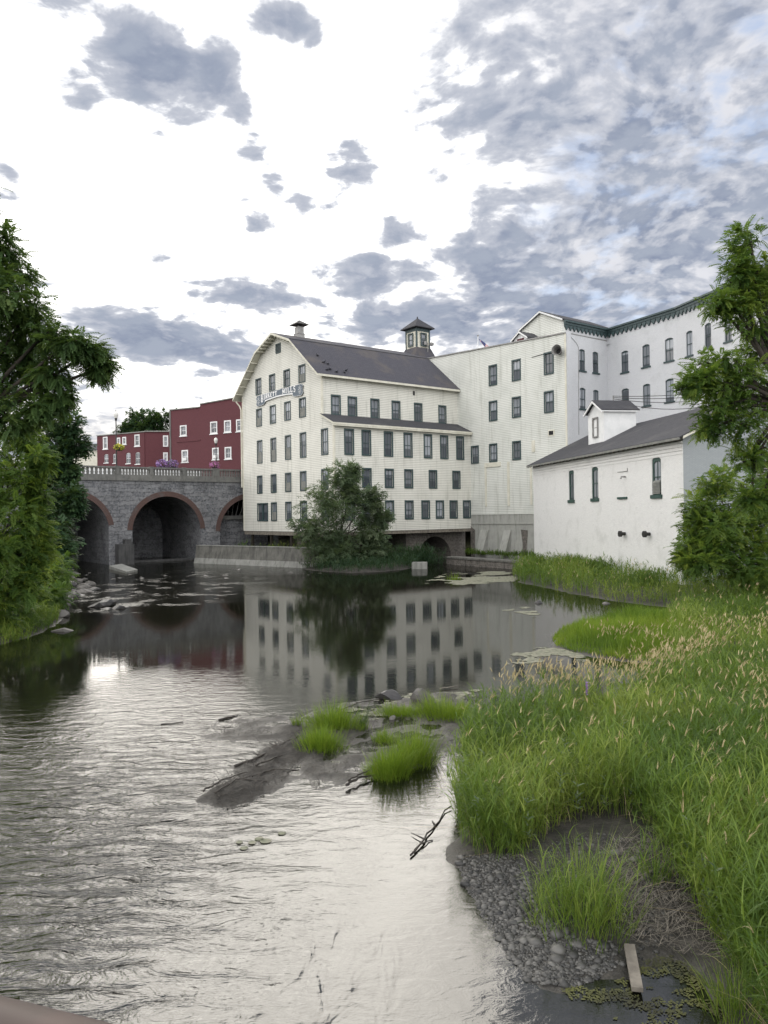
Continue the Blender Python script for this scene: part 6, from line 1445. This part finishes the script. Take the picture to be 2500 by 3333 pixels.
# ------------------------------------------------------------------ trees and shrubs
def leaf_frond(kind):
    """template of one spray: rows of leaflets; n x 4 x 3, stem along x"""
    qs = []
    if kind == 'pinnate':
        n = 7
        for i in range(n):
            x = .12 + .82 * i / (n - 1); z = -.22 * x * x; ln_ = .28 * (1 - .5 * abs(x - .5)); wd = .115
            for sg in (-1, 1):
                a = R(62 - 14 * x); dx, dy = math.cos(a) * ln_, math.sin(a) * ln_ * sg
                b = np.array([x, 0, z]); tip = b + [dx, dy, -.07]; md = b + np.array([dx * .45, dy * .45, -.02]); pr = np.array([-dy, dx, 0]) / ln_ * wd / 2
                qs.append([b, md + pr, tip, md - pr])
        qs.append([[.94, 0, -.25], [1.05, .05, -.30], [1.22, 0, -.40], [1.05, -.05, -.32]])
    else:
        rg = random.Random(4); n = 11
        for i in range(n):
            x = i / (n - 1); a = (i % 3 - 1) * 1.1 + rg.uniform(-.4, .4); ln_ = .34 * rg.uniform(.8, 1.2); wd = .22 if kind == 'broad' else .13
            d = np.array([math.cos(a), math.sin(a), rg.uniform(-.45, .2)]) * ln_; b = np.array([x * .8, 0, -.1 * x * x + rg.uniform(-.05, .05)]); pr = np.array([-d[1], d[0], rg.uniform(-.3, .3) * ln_]) / ln_ * wd / 2; md = b + d * .5
            qs.append([b, md + pr, b + d + [0, 0, -.04], md - pr])
    return np.array(qs, float)
FR_T = {k: leaf_frond(k) for k in ('pinnate', 'broad', 'narrow')}
def sprays(pos, dirs, size, kind, tint):
    n = len(pos); d = dirs / (np.linalg.norm(dirs, axis=1)[:, None] + 1e-9); up = np.tile([0, 0, 1.], (n, 1)) + RNG.normal(0, .25, (n, 3))
    s = np.cross(up, d); s /= np.linalg.norm(s, axis=1)[:, None] + 1e-9; u = np.cross(d, s); t_ = FR_T[kind]; k = len(t_)
    loc_ = t_.reshape(-1, 3)[None] * size[:, None, None]; v = pos[:, None] + loc_[..., :1] * d[:, None] + loc_[..., 1:2] * s[:, None] + loc_[..., 2:] * u[:, None]
    return v.reshape(-1, 3), np.repeat(tint, k * 4)
def tree(name, label, cat, base, blobs_, kind, mat, size, per, cl=9, trunk_r=.25, mid=None, droop=-.15, sag=0.0, cl_r=.5, group=None, stems=None):
    """blobs_: (x, y, z, rx, ry, rz); leaf sprays gather in small clumps spread through each blob"""
    t = thing(name, label, cat, base, group); base = np.array(base, float); P_, D_, S_, T_ = [], [], [], []; tw = MB()
    for (cx, cy, cz, rx, ry, rz) in blobs_:
        c = np.array([cx, cy, cz]); r = np.array([rx, ry, rz]); d = RNG.normal(size=(cl, 3)); d /= np.linalg.norm(d, axis=1)[:, None]; cc_ = c + d * r * (RNG.uniform(.25, 1, (cl, 1)) ** .5)
        ps = per // cl
        for q in cc_:
            dd = RNG.normal(size=(ps, 3)); dd /= np.linalg.norm(dd, axis=1)[:, None]; p = q + dd * r.mean() * cl_r * RNG.uniform(.2, 1, (ps, 1)); o_ = (p - c) / r * .6 + dd * .7 + RNG.normal(0, .35, (ps, 3)); o_[:, 2] = o_[:, 2] * .6 + droop
            P_.append(p); D_.append(o_); S_.append(size * RNG.uniform(.65, 1.25, ps)); T_.append(np.clip(RNG.normal(.42, .16, ps) + RNG.normal(0, .22), 0, 1))
        fork = base + np.array([0, 0, max(.5, (cz - base[2]) * .45)]) if mid is None else np.array(mid, float)
        st = base if stems and RNG.random() < .5 else fork
        k1 = st * .5 + c * .5 + np.array([RNG.normal(0, .2), RNG.normal(0, .2), .25])
        tw.tube([st, k1, c], [trunk_r * .45, trunk_r * .3, trunk_r * .14], 6, False)
        for q in cc_[::2]: tw.tube([c * .8 + k1 * .2, (c + q) / 2 + RNG.normal(0, .1, 3), q], [trunk_r * .13, trunk_r * .08, trunk_r * .04], 5, False)
    f0 = base + np.array([0, 0, .5]) if mid is None else np.array(mid, float)
    tw.tube([base - np.array([0, 0, .3]), base * .6 + f0 * .4 + RNG.normal(0, .05, 3), f0], [trunk_r * 1.2, trunk_r, trunk_r * .7], 8, False)
    tw.build('trunk', MT['bark'], t, True)
    P_, D_, S_, T_ = np.concatenate(P_), np.concatenate(D_), np.concatenate(S_), np.concatenate(T_); k = RNG.random(len(P_)) < .45 if kind == 'pinnate' else np.zeros(len(P_), bool)
    v, tn = sprays(P_[~k], D_[~k], S_[~k], kind, T_[~k])
    if k.any(): v2, tn2 = sprays(P_[k], D_[k] + RNG.normal(0, .4, D_[k].shape), S_[k] * .8, 'broad', T_[k]); v = np.concatenate([v, v2]); tn = np.concatenate([tn, tn2])
    np_mesh('crown', v, np.arange(len(v)).reshape(-1, 4), None, mat, t, tn)
    return t
def PB(u, v, Y, ru, rv, depth=1.0):
    p = P(u, v, Y); k = Y / F_PX; return (p.x, p.y, p.z, ru * k, ru * k * depth, rv * k)
Y = 29
tree('walnut_tree', 'big dark walnut tree leaning over the river from the left bank against the bright sky', 'tree', (-17.8, 29.5, 1.2),
     [PB(u, v, Y + dy, a, b) for u, v, a, b, dy in ((0, 790, 45, 55, 0), (40, 880, 70, 55, 1), (-10, 960, 80, 80, -1), (90, 1010, 60, 45, 0), (40, 1080, 90, 65, 1), (150, 1080, 70, 36, 0), (215, 1120, 60, 34, -.5), (285, 1150, 45, 30, 0), (325, 1195, 24, 36, .3), (90, 1170, 70, 40, 1), (165, 1215, 45, 40, 0), (10, 1230, 90, 70, 1), (30, 1350, 70, 70, 0), (190, 1290, 28, 36, 0), (130, 1330, 50, 30, 0), (-60, 900, 110, 130, 0), (-80, 1100, 120, 150, 0), (-60, 1300, 120, 120, 0), (-180, 640, 130, 130, 1), (-330, 520, 150, 150, 0), (-300, 800, 160, 160, 0), (-330, 1100, 160, 200, 0))],
     'pinnate', MT['walnut'], .5, 300, 14, .3, (-16.8, 29.3, 8.0), -.35)
Y = 37
tree('sumac_shrub', 'yellow-green sumac thicket hanging over the left bank below the walnut tree', 'shrub', (-19.5, 38, 1.2),
     [PB(u, v, Y + dy, a, b) for u, v, a, b, dy in ((90, 1420, 45, 40, 1), (30, 1480, 80, 60, 1), (130, 1490, 38, 36, 0), (70, 1570, 70, 50, 0), (-10, 1600, 70, 70, 0), (125, 1600, 30, 40, 0), (30, 1690, 80, 60, -1), (110, 1700, 45, 50, 0), (135, 1780, 38, 40, 0), (70, 1790, 70, 50, -1), (0, 1810, 60, 70, -2), (100, 1880, 55, 50, -1), (40, 1930, 70, 60, -2), (-50, 1650, 90, 140, 0), (-50, 1850, 90, 100, -2))],
     'pinnate', MT['sumac'], .56, 240, 12, .14, (-19, 37.5, 4.5), -.1, stems=True)
Y = 66
tree('maple_tree', 'dark rounded tree half hiding the left end of the bridge', 'tree', (-30, 67, 1.5),
     [PB(u, v, Y + dy, a, b) for u, v, a, b, dy in ((215, 1390, 40, 36, 0), (180, 1440, 60, 50, 1), (235, 1450, 40, 36, 0), (160, 1520, 70, 55, 0), (215, 1530, 40, 40, 0), (150, 1610, 75, 55, 0), (220, 1615, 38, 26, -2), (240, 1645, 22, 26, -2), (160, 1690, 55, 45, 0), (120, 1560, 80, 120, 1), (110, 1400, 70, 70, 2), (190, 1770, 50, 60, -4), (150, 1720, 60, 70, -3))],
     'broad', MT['darkleaf'], .75, 300, 11, .22, (-29.2, 66.5, 6.0), -.15)
Y = 47
tree('bank_shrub', 'low green shrub at the water edge above the left bank stones', 'shrub', (-21.5, 48, .8),
     [PB(u, v, Y + dy, a, b) for u, v, a, b, dy in ((170, 1820, 45, 45, 2), (195, 1870, 38, 36, 0), (150, 1900, 55, 45, 0), (180, 1940, 40, 36, -3), (130, 1960, 60, 45, -4), (80, 2000, 60, 40, -6), (30, 2030, 60, 40, -8), (100, 1930, 60, 40, -5), (60, 1960, 60, 50, -8), (20, 1990, 70, 50, -10), (-40, 2030, 80, 60, -12))],
     'pinnate', MT['sumac'], .62, 190, 9, .08, None, -.15)
# out of the frame to the left: only its mirror image in the river is seen
Y = 78
tree('riverside_bush', 'bushy grey-green young tree standing before the corner of the cream mill', 'tree', (-4.4, 78.4, .4),
     [PB(u, v, Y + dy, a, b) for u, v, a, b, dy in ((1120, 1560, 45, 45, 0), (1090, 1600, 60, 50, .3), (1165, 1590, 40, 40, 0), (1040, 1650, 60, 45, 0), (1120, 1670, 75, 55, -.3), (1195, 1650, 40, 45, 0), (1225, 1625, 22, 30, 0), (990, 1710, 38, 30, 0), (1050, 1730, 70, 50, -.3), (1140, 1740, 80, 50, 0), (1210, 1715, 40, 32, 0), (1245, 1690, 18, 18, 0), (1030, 1785, 60, 40, 0), (1110, 1800, 80, 42, 0), (1190, 1785, 55, 42, 0), (1230, 1770, 30, 35, 0), (1140, 1535, 20, 25, 0))],
     'narrow', MT['bush'], .75, 300, 14, .16, (-4.5, 78.2, 3.2), .05, cl_r=.4, stems=True)
Y = 31
tree('locust_tree', 'tall sunlit tree with feathery compound leaves at the right edge before the brick mill', 'tree', (17.0, 31.5, 1.3),
     [PB(u, v, Y + dy, a, b) for u, v, a, b, dy in ((2440, 780, 50, 40, 0), (2395, 850, 50, 45, 0), (2460, 880, 60, 50, 0), (2400, 905, 40, 28, 0), (2480, 980, 60, 50, 1), (2460, 960, 60, 50, 0), (2390, 990, 50, 36, 0), (2430, 1240, 80, 50, 0), (2380, 1310, 70, 40, 0), (2250, 1260, 26, 24, -.5), (2330, 985, 42, 26, 0), (2440, 1050, 55, 45, 0), (2470, 1130, 50, 40, 1), (2320, 1180, 60, 36, 0), (2400, 1190, 70, 45, 0), (2280, 1235, 42, 34, -.5), (2350, 1270, 80, 50, 0), (2450, 1290, 80, 60, 0), (2330, 1350, 65, 42, 0), (2420, 1390, 75, 50, 0), (2310, 1395, 30, 28, 0), (2470, 1470, 60, 50, 0), (2420, 1500, 55, 36, 0), (2490, 1590, 60, 50, 0), (2445, 1630, 40, 36, 0), (2560, 900, 80, 150, 0), (2570, 1250, 90, 150, 0), (2580, 1550, 80, 120, 0))],
     'pinnate', MT['rightleaf'], .44, 195, 13, .26, (16.6, 31.2, 9.5), -.05)
Y = 43
tree('sumac_shrub', 'dark sumac thicket against the grey end wall of the annex', 'shrub', (21.2, 43.5, 1.3),
     [PB(u, v, Y + dy, a, b) for u, v, a, b, dy in ((2330, 1560, 60, 36, 0), (2410, 1570, 70, 50, 1), (2280, 1640, 60, 40, 0), (2370, 1640, 80, 50, 0), (2470, 1640, 70, 70, 1), (2265, 1715, 45, 36, 0), (2330, 1720, 90, 50, -1), (2440, 1740, 90, 60, 0), (2250, 1785, 40, 36, -1), (2300, 1800, 80, 40, -1), (2400, 1810, 90, 45, -1), (2480, 1810, 70, 60, -1), (2560, 1700, 90, 130, 0), (2285, 1700, 50, 50, 0), (2320, 1770, 70, 45, -1), (2400, 1700, 80, 60, 0), (2480, 1720, 60, 80, 0), (2235, 1815, 30, 22, -1), (2280, 1830, 55, 28, -2), (2380, 1850, 80, 30, -2), (2480, 1860, 80, 40, -2))],
     'pinnate', MT['sumac'], .55, 260, 11, .12, None, 0.0, stems=True)
Y = 160
tree('street_tree', 'distant round-crowned green tree rising behind the low maroon building', 'tree', (P(465, 1420, Y).x, Y, 10.3),
     [PB(u, v, Y + dy, a, b) for u, v, a, b, dy in ((470, 1365, 40, 22, 0), (430, 1385, 32, 20, 0), (510, 1372, 40, 24, 0), (550, 1365, 32, 24, 0), (470, 1400, 60, 20, 0), (530, 1405, 40, 22, 0), (410, 1400, 20, 14, 0))],
     'broad', MT['darkleaf'], 1.3, 200, 9, .35, None, 0)
